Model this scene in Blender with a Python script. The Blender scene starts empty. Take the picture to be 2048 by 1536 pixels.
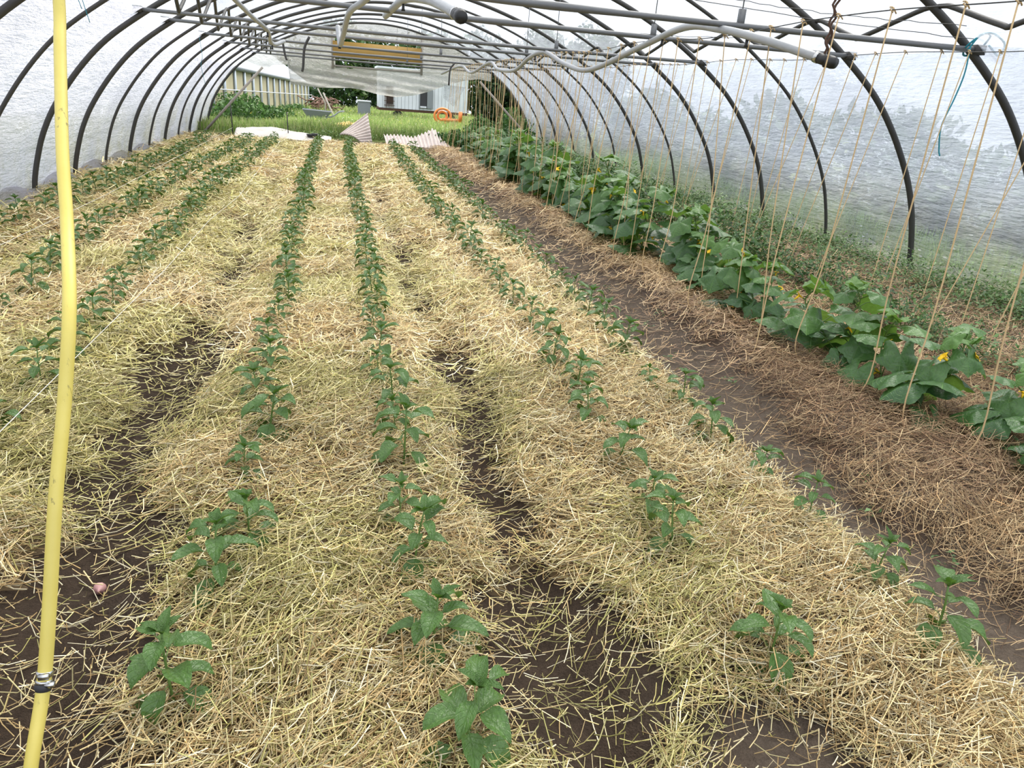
import bpy, math, random
import numpy as np
from mathutils import Matrix, Vector
R_ = random.Random(7)
rng = np.random.default_rng(11)
SC = bpy.context.scene
COL = SC.collection
PI = math.pi

# ------------------------------------------------------------------ camera
F_PX, PITCH, YAW, ROLL, CAM_H = 1431.0, 0.3830, 0.2640, 0.0780, 1.6
def cam_axes():
    f = np.array([math.sin(YAW)*math.cos(PITCH), math.cos(YAW)*math.cos(PITCH), -math.sin(PITCH)])
    r0 = np.array([math.cos(YAW), -math.sin(YAW), 0.0]); u0 = np.cross(r0, f)
    r = math.cos(ROLL)*r0 + math.sin(ROLL)*u0
    return r, np.cross(r, f), f
cr, cu, cf = cam_axes()
cam_d = bpy.data.cameras.new('camera'); cam = bpy.data.objects.new('camera', cam_d); COL.objects.link(cam)
M = Matrix.Identity(4)
for i in range(3):
    M[i][0], M[i][1], M[i][2] = cr[i], cu[i], -cf[i]
M[2][3] = CAM_H
cam.matrix_world = M
cam_d.sensor_width = 36.0; cam_d.lens = F_PX*36.0/2048.0; cam_d.clip_end = 400; cam_d.clip_start = 0.05
SC.camera = cam

# ------------------------------------------------------------------ noise
_TAB = rng.random((256, 256))
def vnoise(x, y, o=0):
    x = np.asarray(x, float)+o*17.3; y = np.asarray(y, float)+o*9.7
    ix = np.floor(x).astype(int); iy = np.floor(y).astype(int)
    fx = x-ix; fy = y-iy
    fx = fx*fx*(3-2*fx); fy = fy*fy*(3-2*fy)
    a = _TAB[ix & 255, iy & 255]; b = _TAB[(ix+1) & 255, iy & 255]
    c = _TAB[ix & 255, (iy+1) & 255]; d = _TAB[(ix+1) & 255, (iy+1) & 255]
    return (a*(1-fx)+b*fx)*(1-fy)+(c*(1-fx)+d*fx)*fy
def fbm(x, y, o=0, n=3):
    s = 0; a = .5; t = 0
    for k in range(n):
        s = s+a*vnoise(np.asarray(x)*2**k, np.asarray(y)*2**k, o+k*3); t += a; a *= .5
    return s/t
def sstep(a, b, x):
    t = np.clip((np.asarray(x, float)-a)/(b-a), 0, 1); return t*t*(3-2*t)

# ------------------------------------------------------------------ ground shape
BED_END = 20.6
def path_l(y): return -.85+.05*np.sin(np.asarray(y)*1.3)
def path_c(y): return .70+.04*np.sin(np.asarray(y)*1.7+1)
def path_r_right(y): return np.interp(y, [0, 1.6, 2.0, 2.4, 3.8, 5.9, 10.6, 21], [2.5, 2.48, 2.42, 2.36, 2.62, 2.74, 2.70, 2.62])
def path_r_left(y): return np.interp(y, [0, 1.25, 2, 2.9, 3.9, 6, 11, 21], [2.02, 2.05, 2.08, 2.07, 2.03, 2.1, 2.14, 2.3])
def z_soil(x, y):
    x = np.asarray(x, float); y = np.asarray(y, float)
    inside = 1-sstep(BED_END, BED_END+1.0, y)
    g = lambda c, w, d: -d*np.exp(-((x-c)/w)**2)
    prof = g(path_l(y), .22, .10)+g(path_c(y), .19, .10)+g(-2.60, .16, .05)+g(-3.45, .2, .02)
    rc = (path_r_left(y)+path_r_right(y))/2
    prof = prof-.09*np.exp(-((x-rc)/.33)**4)
    prof = prof+.04*np.exp(-((x-3.0)/.3)**2)-.03*sstep(3.5, 4.0, x)
    fore = sstep(1.46, 1.28, y)*sstep(.75, .95, x)*sstep(1.65, 1.35, x)
    prof = prof*(1-fore)-.06*fore
    prof = prof+.05*(fbm(x*2.2, y*2.2, 1)-.5)+.018*(fbm(x*9, y*9, 2)-.5)
    far = -.02*np.clip(y-24, 0, 200)
    return prof*inside*sstep(-4.2, -3.6, x)*sstep(7.4, 6.8, x)+far
def soilness(x, y):
    x = np.asarray(x, float); y = np.asarray(y, float)
    blot = (fbm(x*1.0+5, y*2.0, 5)-.5)
    al = np.interp(y, [0, 2.5, 4, 6, 7, 9, 12, 20], [1.15, 1.0, .92, .68, .62, .52, .40, .32])+1.3*blot
    wl = np.interp(y, [0, 1.6, 2.2, 3, 4, 6, 9, 20], [.40, .40, .33, .24, .28, .26, .22, .17])
    ac = np.interp(y, [0, 1.22, 1.42, 1.9, 2.25, 2.6, 3.2, 4, 5, 6, 8, 9, 12, 20], [.2, .3, 1.2, 1.1, .55, .75, .52, .9, .56, .68, .66, .70, .48, .36])+1.2*blot
    wc = np.interp(y, [0, 1.4, 2.0, 2.5, 4, 6, 8, 20], [.30, .28, .22, .14, .20, .18, .17, .14])
    s = np.maximum(al*np.exp(-((x-path_l(y))/wl)**2), ac*np.exp(-((x-path_c(y))/wc)**2))
    rl, rr = path_r_left(y), path_r_right(y)
    s = np.maximum(s, 1.2*sstep(rl-.06, rl+.10, x)*sstep(rr+.10, rr-.10, x))
    s = np.maximum(s, 1.2*sstep(1.42, 1.26, y)*sstep(.86, 1.0, x)*sstep(1.48, 1.30, x))
    s = s+.75*(fbm(x*4.5, y*4.5, 7)-.5)+.55*(fbm(x*13, y*13, 9, 2)-.5)
    return s
def z_mulch(x, y):
    s = soilness(x, y)
    cov = sstep(.62, .38, s)
    lump = .085*(fbm(x*3.3, y*3.3, 13)-.5)+.035*(fbm(x*11, y*11, 15)-.5)
    return z_soil(x, y)-.035+cov*(.050+lump)

# ------------------------------------------------------------------ mesh helpers
class MB:
    def __init__(s): s.v = []; s.f = []; s.n = 0; s.uv = []; s.col = []; s.mi = []
    def add(s, v, f, uv=None, col=None, mi=0):
        v = np.asarray(v, float).reshape(-1, 3)
        s.v.append(v)
        s.f += [tuple(int(i)+s.n for i in q) for q in f]
        s.mi += [mi]*len(f)
        s.uv.append(np.zeros((len(v), 2)) if uv is None else np.asarray(uv, float))
        s.col.append(np.tile(np.array(col if col is not None else (1, 1, 1), float), (len(v), 1)) if col is None or np.ndim(col) == 1 else np.asarray(col, float))
        s.n += len(v)
    def mesh(s, name, mats, smooth=True):
        me = bpy.data.meshes.new(name)
        v = np.concatenate(s.v); me.from_pydata(v.tolist(), [], s.f)
        uvl = me.uv_layers.new(name='UVMap'); uv = np.concatenate(s.uv)
        li = np.empty(len(me.loops), np.int32); me.loops.foreach_get('vertex_index', li)
        uvl.data.foreach_set('uv', uv[li].astype(np.float32).ravel())
        ca = me.color_attributes.new('Col', 'FLOAT_COLOR', 'POINT')
        c = np.concatenate(s.col); c = np.concatenate([c, np.ones((len(c), 1))], 1)
        ca.data.foreach_set('color', c.astype(np.float32).ravel())
        for m in (mats if isinstance(mats, (list, tuple)) else [mats]): me.materials.append(m)
        me.polygons.foreach_set('material_index', s.mi)
        if smooth: me.polygons.foreach_set('use_smooth', [True]*len(me.polygons))
        me.update(); return me
    def obj(s, name, mats, parent=None, smooth=True):
        o = bpy.data.objects.new(name, s.mesh(name, mats, smooth)); COL.objects.link(o)
        if parent: o.parent = parent
        return o
def quick_mesh(name, v, quads, mat, col=None, smooth=False):
    me = bpy.data.meshes.new(name)
    v = np.ascontiguousarray(v, np.float32); q = np.ascontiguousarray(quads, np.int32)
    me.vertices.add(len(v)); me.vertices.foreach_set('co', v.ravel())
    me.loops.add(q.size); me.loops.foreach_set('vertex_index', q.ravel())
    me.polygons.add(len(q)); me.polygons.foreach_set('loop_start', np.arange(0, q.size, q.shape[1], dtype=np.int32))
    me.polygons.foreach_set('loop_total', np.full(len(q), q.shape[1], np.int32))
    if smooth: me.polygons.foreach_set('use_smooth', np.ones(len(q), bool))
    if col is not None:
        ca = me.color_attributes.new('Col', 'FLOAT_COLOR', 'POINT')
        c = np.concatenate([col, np.ones((len(col), 1))], 1).astype(np.float32)
        ca.data.foreach_set('color', c.ravel())
    me.materials.append(mat); me.update(calc_edges=True); me.validate()
    return me
def grid_quads(nu, nv, off=0):
    i = np.arange(nu-1)[:, None]*nv+np.arange(nv-1)[None, :]
    i = i.ravel()+off
    return np.stack([i, i+nv, i+nv+1, i+1], 1)
def link(name, me, parent=None):
    o = bpy.data.objects.new(name, me); COL.objects.link(o)
    if parent: o.parent = parent
    return o
def tube(mb, pts, rad, n=8, cap=True, col=None):
    p = np.asarray(pts, float); m = len(p)
    rad = np.broadcast_to(np.asarray(rad, float), (m,))
    t = np.gradient(p, axis=0); t /= np.linalg.norm(t, axis=1)[:, None]+1e-12
    up = np.array([0, 0, 1.0]) if abs(t[0][2]) < .9 else np.array([1.0, 0, 0])
    a = np.cross(t[0], up); a /= np.linalg.norm(a)
    V = []
    ang = np.arange(n)*2*PI/n
    for k in range(m):
        a = a-t[k]*np.dot(a, t[k]); a /= np.linalg.norm(a)+1e-12
        b = np.cross(t[k], a)
        V.append(p[k]+rad[k]*(np.cos(ang)[:, None]*a+np.sin(ang)[:, None]*b))
    V = np.concatenate(V)
    F = []
    for k in range(m-1):
        for j in range(n):
            F.append((k*n+j, k*n+(j+1) % n, (k+1)*n+(j+1) % n, (k+1)*n+j))
    if cap:
        F.append(tuple(range(n-1, -1, -1))); F.append(tuple((m-1)*n+j for j in range(n)))
    uv = np.stack([np.tile(np.arange(n)/n, m), np.repeat(np.arange(m)/max(1, m-1), n)], 1)
    mb.add(V, F, uv, col)
def box(mb, c, s, rot=None, col=None, mi=0):
    c = np.asarray(c, float); h = np.asarray(s, float)/2
    v = np.array([[x, y, z] for x in (-1, 1) for y in (-1, 1) for z in (-1, 1)], float)*h
    if rot is not None: v = v@np.array(rot).T
    mb.add(v+c, [(0, 1, 3, 2), (4, 6, 7, 5), (0, 4, 5, 1), (2, 3, 7, 6), (0, 2, 6, 4), (1, 5, 7, 3)], None, col, mi)
def rotz(a): c, s = math.cos(a), math.sin(a); return np.array([[c, -s, 0], [s, c, 0], [0, 0, 1]])
def roty(a): c, s = math.cos(a), math.sin(a); return np.array([[c, 0, s], [0, 1, 0], [-s, 0, c]])
def rotx(a): c, s = math.cos(a), math.sin(a); return np.array([[1, 0, 0], [0, c, -s], [0, s, c]])
def smooth_path(pts, n=8):
    p = np.asarray(pts, float); q = np.concatenate([[2*p[0]-p[1]], p, [2*p[-1]-p[-2]]])
    out = []
    for i in range(1, len(q)-2):
        for t in np.arange(n)/n:
            out.append(.5*((2*q[i])+(-q[i-1]+q[i+1])*t+(2*q[i-1]-5*q[i]+4*q[i+1]-q[i+2])*t*t+(-q[i-1]+3*q[i]-3*q[i+1]+q[i+2])*t**3))
    out.append(p[-1]); return np.array(out)
def empty(name, loc=(0, 0, 0), rz=0):
    o = bpy.data.objects.new(name, None); o.location = loc; o.rotation_euler = (0, 0, rz); o.empty_display_size = .1
    COL.objects.link(o); return o
def tag(o, label, cat, group=None, kind=None):
    o['label'] = label; o['category'] = cat
    if group: o['group'] = group
    if kind: o['kind'] = kind
    return o
def structure(o): o['kind'] = 'structure'; return o
_O = ['', 'first', 'second', 'third', 'fourth', 'fifth', 'sixth', 'seventh', 'eighth', 'ninth', 'tenth', 'eleventh', 'twelfth', 'thirteenth', 'fourteenth', 'fifteenth', 'sixteenth', 'seventeenth', 'eighteenth', 'nineteenth']
_T = {2: 'twent', 3: 'thirt', 4: 'fort', 5: 'fift'}
def ordinal(n):
    if n < 20: return _O[n]
    t, u = divmod(n, 10)
    return _T[t]+'ieth' if u == 0 else _T[t]+'y-'+_O[u]
def count_from(i, n, near='nearest the camera', far='from the far end'):
    if i == 0: return 'nearest'
    if i == n-1: return 'farthest'
    return ordinal(i+1)+'-nearest' if i+1 <= (n+1)//2+2 else ordinal(n-i)+'-farthest'

# ------------------------------------------------------------------ materials
class NT:
    def __init__(s, name):
        s.m = bpy.data.materials.new(name); s.m.use_nodes = True; s.t = s.m.node_tree; s.t.nodes.clear()
        s.out = s.t.nodes.new('ShaderNodeOutputMaterial')
    def n(s, typ, **kw):
        nd = s.t.nodes.new(typ)
        for k, v in kw.items():
            if k in nd.inputs.keys(): s.set(nd.inputs[k], v)
            else: setattr(nd, k, v)
        return nd
    def set(s, inp, v):
        if isinstance(v, bpy.types.NodeSocket): s.t.links.new(v, inp)
        elif hasattr(inp, 'default_value'):
            if isinstance(v, (tuple, list)) and len(v) == 3 and inp.type == 'RGBA': v = (*v, 1)
            inp.default_value = v
    def noise(s, scale, detail=4, rough=.55, vec=None, out='Fac'):
        nd = s.n('ShaderNodeTexNoise'); nd.inputs['Scale'].default_value = scale; nd.inputs['Detail'].default_value = detail; nd.inputs['Roughness'].default_value = rough
        if vec is not None: s.set(nd.inputs['Vector'], vec)
        return nd.outputs[out]
    def ramp(s, fac, *stops):
        nd = s.n('ShaderNodeValToRGB'); s.set(nd.inputs[0], fac); e = nd.color_ramp.elements
        while len(e) < len(stops): e.new(.5)
        for k, (p, c) in enumerate(stops):
            e[k].position = p; e[k].color = (*c, 1) if not isinstance(c, (int, float)) else (c, c, c, 1)
        return nd.outputs[0]
    def mix(s, fac, a, b, mode='MIX'):
        nd = s.n('ShaderNodeMix', data_type='RGBA', blend_type=mode)
        s.set(nd.inputs[0], fac); s.set(nd.inputs[6], a); s.set(nd.inputs[7], b); return nd.outputs[2]
    def math(s, op, a, b=0, c=None):
        nd = s.n('ShaderNodeMath', operation=op); s.set(nd.inputs[0], a); s.set(nd.inputs[1], b)
        if c is not None: s.set(nd.inputs[2], c)
        return nd.outputs[0]
    def maprange(s, v, a, b, c=0, d=1):
        nd = s.n('ShaderNodeMapRange'); nd.inputs[1].default_value = a; nd.inputs[2].default_value = b; nd.inputs[3].default_value = c; nd.inputs[4].default_value = d
        s.set(nd.inputs[0], v); return nd.outputs[0]
    def bump(s, h, strength=.5, dist=.02):
        nd = s.n('ShaderNodeBump'); nd.inputs['Strength'].default_value = strength; nd.inputs['Distance'].default_value = dist; s.set(nd.inputs['Height'], h); return nd.outputs[0]
    def pos(s): return s.n('ShaderNodeNewGeometry').outputs['Position']
    def principled(s, color, rough=.6, metal=0, spec=.5, normal=None):
        p = s.n('ShaderNodeBsdfPrincipled'); s.set(p.inputs['Base Color'], color); s.set(p.inputs['Roughness'], rough); s.set(p.inputs['Metallic'], metal)
        p.inputs['Specular IOR Level'].default_value = spec
        if normal is not None: s.set(p.inputs['Normal'], normal)
        return p.outputs[0]
    def shader_mix(s, fac, a, b):
        nd = s.n('ShaderNodeMixShader'); s.set(nd.inputs[0], fac); s.set(nd.inputs[1], a); s.set(nd.inputs[2], b); return nd.outputs[0]
    def done(s, sh): s.t.links.new(sh, s.out.inputs['Surface']); return s.m
def simple(name, color, rough=.6, metal=0, spec=.5, var=.25, scale=30, bump=0):
    t = NT(name); n = t.noise(scale)
    c = t.mix(n, tuple(x*(1-var) for x in color), tuple(min(1, x*(1+var)) for x in color))
    return t.done(t.principled(c, rough, metal, spec, t.bump(n, bump, .01) if bump else None))
def col_attr(name, rough=.6, spec=.3, trans=.0, var=.15):
    t = NT(name); a = t.n('ShaderNodeVertexColor', layer_name='Col').outputs[0]
    n = t.noise(60, 2); c = t.mix(1.0, a, t.ramp(n, (.3, (1-var,)*3), (.7, (1+var,)*3)), 'MULTIPLY')
    sh = t.principled(c, rough, 0, spec)
    if trans:
        tr = t.n('ShaderNodeBsdfTranslucent'); t.set(tr.inputs[0], c); sh = t.shader_mix(trans, sh, tr.outputs[0])
    return t.done(sh)
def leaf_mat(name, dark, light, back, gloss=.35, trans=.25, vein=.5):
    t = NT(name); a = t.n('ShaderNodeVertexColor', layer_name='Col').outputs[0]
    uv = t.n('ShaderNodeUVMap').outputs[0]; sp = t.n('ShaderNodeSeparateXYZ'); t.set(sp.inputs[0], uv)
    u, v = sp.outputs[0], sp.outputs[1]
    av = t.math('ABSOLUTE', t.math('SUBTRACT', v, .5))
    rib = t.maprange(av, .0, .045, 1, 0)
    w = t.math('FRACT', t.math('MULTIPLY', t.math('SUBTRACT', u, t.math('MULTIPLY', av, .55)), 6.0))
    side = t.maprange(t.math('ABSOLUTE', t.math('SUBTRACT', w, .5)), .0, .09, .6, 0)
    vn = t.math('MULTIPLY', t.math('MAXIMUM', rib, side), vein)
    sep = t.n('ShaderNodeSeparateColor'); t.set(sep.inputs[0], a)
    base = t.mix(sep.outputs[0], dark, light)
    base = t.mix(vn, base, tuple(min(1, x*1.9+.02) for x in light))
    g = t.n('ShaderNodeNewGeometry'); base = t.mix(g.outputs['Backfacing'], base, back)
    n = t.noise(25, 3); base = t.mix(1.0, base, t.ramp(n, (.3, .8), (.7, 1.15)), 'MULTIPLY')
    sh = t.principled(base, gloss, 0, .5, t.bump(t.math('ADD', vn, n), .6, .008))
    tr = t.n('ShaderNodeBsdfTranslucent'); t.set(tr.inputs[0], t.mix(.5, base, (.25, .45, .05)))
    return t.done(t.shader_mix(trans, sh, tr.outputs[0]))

def soil_material():
    t = NT('soil'); p = t.pos(); sp = t.n('ShaderNodeSeparateXYZ'); t.set(sp.inputs[0], p)
    n1 = t.noise(6, 5, .6, p); n2 = t.noise(55, 4, .7, p); n3 = t.noise(160, 2, .6, p)
    dark = t.mix(n2, (.022, .015, .011), (.085, .060, .042))
    dry = t.mix(n2, (.085, .066, .050), (.23, .185, .145))
    k = t.maprange(t.math('ADD', sp.outputs[0], t.math('MULTIPLY', n1, .6)), 1.9, 2.6, 0, .62)
    k2 = t.math('MULTIPLY', t.maprange(sp.outputs[1], 1.9, 1.3, 0, .5), t.maprange(sp.outputs[0], .8, 1.2, 0, 1))
    c = t.mix(t.math('MAXIMUM', k, k2), dark, dry)
    # meadow soil and turf outside the tunnel
    turf = t.mix(n1, (.10, .14, .035), (.20, .24, .07))
    out = t.math('MAXIMUM', t.maprange(sp.outputs[1], 22.0, 23.5, 0, 1), t.math('MAXIMUM', t.maprange(sp.outputs[0], 6.9, 7.3, 0, 1), t.maprange(sp.outputs[0], -3.8, -4.2, 0, 1)))
    c = t.mix(out, c, turf)
    h = t.math('ADD', t.math('MULTIPLY', n2, .7), t.math('MULTIPLY', n3, .5))
    return t.done(t.principled(c, .95, 0, .15, t.bump(h, .9, .025)))
def film_material(name, transp, tint=(.86, .88, .92), dirt=.7, spots=0.0, gloss=.05, low_clear=0.0):
    t = NT(name); p = t.pos(); sp = t.n('ShaderNodeSeparateXYZ'); t.set(sp.inputs[0], p)
    x, y, z = sp.outputs
    n1 = t.noise(1.3, 5, .65, p); n2 = t.noise(9, 5, .7, p); n3 = t.noise(40, 3, .7, p)
    low = t.maprange(z, 1.15, .0, 0, 1)
    d = t.math('MULTIPLY', t.math('MULTIPLY', low, t.ramp(n1, (.38, 0), (.62, 1))), dirt)
    d2 = t.math('MULTIPLY', t.ramp(n2, (.56, 0), (.72, 1)), t.math('MULTIPLY', low, .8*dirt))
    d3 = t.math('MULTIPLY', t.ramp(n3, (.6, 0), (.75, .25)), .6)
    c = t.mix(d, tint, (.50, .48, .36)); c = t.mix(d2, c, (.20, .20, .13)); c = t.mix(d3, c, (.62*tint[0], .62*tint[1], .56*tint[2]))
    n4 = t.noise(.55, 3, .6, p); c = t.mix(1.0, c, t.ramp(n4, (.35, (.80, .80, .82)), (.65, (1.06, 1.06, 1.06))), 'MULTIPLY')
    mpc = t.n('ShaderNodeMapping'); t.set(mpc.inputs[0], p); mpc.inputs['Scale'].default_value = (1.0, .55, 1.5); mpc.inputs['Rotation'].default_value = (.5, .2, .3)
    cn = t.noise(2.6, 5, .6, mpc.outputs[0]); cn2 = t.noise(5.5, 4, .6, mpc.outputs[0])
    crease = t.math('MAXIMUM', t.maprange(t.math('ABSOLUTE', t.math('SUBTRACT', cn, .5)), .0, .012, 1, 0), t.math('MULTIPLY', t.maprange(t.math('ABSOLUTE', t.math('SUBTRACT', cn2, .5)), .0, .016, 1, 0), .6))
    crease = t.math('MULTIPLY', crease, t.ramp(n1, (.45, .1), (.6, .8)))
    c = t.mix(crease, c, tuple(min(1, q*1.45) for q in tint))
    # crumpled thin sheet: stretched creases
    mp = t.n('ShaderNodeMapping'); t.set(mp.inputs[0], p); mp.inputs['Scale'].default_value = (1.2, .45, 2.6)
    w = t.noise(3.5, 6, .62, mp.outputs[0]); w2 = t.noise(14, 3, .6, mp.outputs[0])
    bm = t.bump(t.math('ADD', w, t.math('MULTIPLY', w2, .25)), .7, .15)
    tr = t.n('ShaderNodeBsdfTranslucent'); t.set(tr.inputs[0], c); t.set(tr.inputs[1], bm)
    df = t.n('ShaderNodeBsdfDiffuse'); t.set(df.inputs[0], c); t.set(df.inputs[2], bm)
    gl = t.n('ShaderNodeBsdfGlossy'); gl.inputs['Roughness'].default_value = .28; t.set(gl.inputs['Normal'], bm)
    tp = t.n('ShaderNodeBsdfTransparent'); t.set(tp.inputs[0], t.mix(d, (1, 1, 1), (.80, .78, .62)))
    body = t.shader_mix(.35, tr.outputs[0], df.outputs[0])
    body = t.shader_mix(gloss, body, gl.outputs[0])
    f = t.math('MULTIPLY', t.maprange(w, .35, .65, 1.15, .8), transp)
    f = t.math('MULTIPLY', f, t.math('SUBTRACT', 1.0, t.math('MULTIPLY', t.math('MAXIMUM', t.math('MAXIMUM', d, d2), crease), .6)))
    if low_clear: f = t.math('ADD', f, t.math('MULTIPLY', t.maprange(t.math('ADD', z, t.math('MULTIPLY', n1, .5)), 1.25, .55, 0, 1), low_clear))
    if spots:
        vo = t.n('ShaderNodeTexVoronoi'); mp2 = t.n('ShaderNodeMapping'); t.set(mp2.inputs[0], p); mp2.inputs['Scale'].default_value = (9, 6, 13); t.set(vo.inputs['Vector'], mp2.outputs[0]); vo.inputs['Scale'].default_value = 1.0
        vs = t.math('MULTIPLY', t.maprange(vo.outputs['Distance'], .16, .20, 1, 0), t.ramp(t.noise(2.2, 2, .5, p), (.5, 0), (.6, 1)))
        f = t.math('MULTIPLY', f, t.math('SUBTRACT', 1.0, t.math('MULTIPLY', vs, spots)))
    return t.done(t.shader_mix(f, body, tp.outputs[0]))
MAT = {}
MAT['soil'] = soil_material()
MAT['straw'] = col_attr('straw', .55, .35, .15)
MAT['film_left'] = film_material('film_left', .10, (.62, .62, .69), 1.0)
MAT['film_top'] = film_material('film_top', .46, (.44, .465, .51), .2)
MAT['film_right'] = film_material('film_right', .24, (.37, .405, .465), .8, .8, .08, .42)  # same film as the left; dimmer light behind it put into a darker tint
MAT['film_old'] = film_material('film_old', .22, (.50, .49, .46), .3)
MAT['hoop'] = simple('weathered_steel', (.060, .058, .055), .55, .3, .5, .4, 25, .3)
MAT['bar'] = simple('grey_galvanised_steel', (.17, .175, .18), .5, .5, .5, .35, 40, .2)
MAT['pvc'] = simple('grey_plastic_pipe', (.34, .35, .36), .4, 0, .5, .2, 18, .1)
MAT['black'] = simple('black_plastic', (.012, .012, .012), .45)
MAT['rust'] = simple('rusty_iron', (.10, .055, .035), .8, .2, .4, .4, 60, .4)
MAT['wire'] = simple('dark_wire', (.045, .045, .045), .5, .4)
MAT['twine'] = simple('jute_twine', (.72, .52, .28), .85, 0, .2, .25, 200, .5)
MAT['teal'] = simple('teal_cord', (.02, .22, .28), .6, 0, .3, .3, 150)
MAT['white_cord'] = simple('white_cord', (.78, .77, .72), .7)
MAT['steel'] = simple('bright_steel', (.55, .55, .54), .25, 1.0, .5, .15, 50)
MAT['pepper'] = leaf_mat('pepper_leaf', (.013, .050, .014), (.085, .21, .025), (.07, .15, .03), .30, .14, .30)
MAT['stem'] = simple('green_stem', (.10, .18, .04), .5, 0, .4, .3, 60)
MAT['cucumber'] = leaf_mat('cucumber_leaf', (.032, .095, .034), (.12, .25, .045), (.14, .27, .055), .38, .24, .45)
MAT['flower'] = simple('yellow_petal', (.85, .55, .02), .55, 0, .3, .1)
MAT['fruit'] = simple('cucumber_skin', (.04, .10, .02), .4, 0, .5, .5, 40, .4)
MAT['weed'] = col_attr('weed_leaf', .5, .35, .25)
MAT['grass'] = col_attr('meadow_grass', .6, .3, .3)
MAT['crown'] = col_attr('tree_leaf', .55, .3, .2)
MAT['bark'] = simple('bark', (.09, .07, .05), .9, 0, .2, .4, 20, .6)
MAT['sheet'] = simple('weathered_corrugated_sheet', (.62, .54, .50), .7, 0, .3, .22, 9, .15)
MAT['tarp'] = simple('dirty_white_fabric', (.66, .62, .56), .8, 0, .2, .2, 8, .4)
MAT['white_paint'] = simple('white_painted_boards', (.62, .65, .70), .6, 0, .3, .15, 4)
MAT['grey_paint'] = simple('grey_painted_metal', (.20, .22, .24), .5)
MAT['dark'] = simple('dark_interior', (.03, .03, .035), .7)
MAT['alu'] = simple('pale_aluminium', (.46, .52, .58), .45, .3)
MAT['tan_screen'] = simple('tan_screen', (.40, .36, .24), .7, 0, .3, .2, 1.2)
MAT['roof_glass'] = simple('whitened_glass', (.70, .75, .80), .3, 0, .5, .08, 2)
MAT['amber_board'] = simple('amber_board', (.36, .22, .055), .6, 0, .3, .25, 6)
MAT['pole_wood'] = simple('weathered_pole', (.36, .33, .29), .75, 0, .2, .25, 30)
MAT['orange'] = simple('orange_plastic', (.75, .23, .06), .5)
MAT['brush'] = simple('pinkish_brush', (.20, .125, .10), .9, 0, .1, .4, 8, .5)
MAT['bulb'] = simple('pinkish_bulb_skin', (.45, .25, .24), .5, 0, .4, .3, 40)
def hose_material():
    t = NT('yellow_hose'); p = t.pos(); mp = t.n('ShaderNodeMapping'); t.set(mp.inputs[0], p); mp.inputs['Scale'].default_value = (60, 60, 14)
    n = t.noise(1.0, 5, .7, mp.outputs[0]); sp = t.n('ShaderNodeSeparateXYZ'); t.set(sp.inputs[0], p)
    n0 = t.noise(5, 3, .6, p)
    muddy = t.math('MULTIPLY', t.ramp(n, (.60, 0), (.68, 1)), t.ramp(n0, (.48, .0), (.62, .85)))
    c = t.mix(t.noise(12, 4, .6, p), (.62, .50, .09), (.76, .65, .17)); c = t.mix(t.math('MULTIPLY', t.ramp(t.noise(3, 3), (.4, 0), (.7, .4)), .6), c, (.50, .42, .16))
    return t.done(t.principled(t.mix(muddy, c, (.07, .05, .03)), .42, 0, .5, t.bump(n, .1, .002)))
MAT['hose'] = hose_material()

# ------------------------------------------------------------------ ground
def lin_cells(segs):
    out = []
    for a, b, s in segs: out += list(np.arange(a, b-1e-6, s))
    out.append(segs[-1][1]); return np.array(out)
gx = lin_cells([(-80, -10, 10), (-10, -4.4, .8), (-4.4, 7.2, .06), (7.2, 12, .8), (12, 90, 6)])
gy = lin_cells([(-6, 0.6, .6), (.6, 4, .03), (4, 10, .07), (10, 22, .18), (22, 40, .9), (40, 160, 8)])
GX, GY = np.meshgrid(gx, gy, indexing='ij')
gz = z_soil(GX, GY)+.02*(fbm(GX*20, GY*20, 21, 2)-.5)*(GY < 8)
ground = link('ground', quick_mesh('ground', np.stack([GX, GY, gz], -1).reshape(-1, 3), grid_quads(len(gx), len(gy)), MAT['soil'], None, True))
structure(ground)

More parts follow.
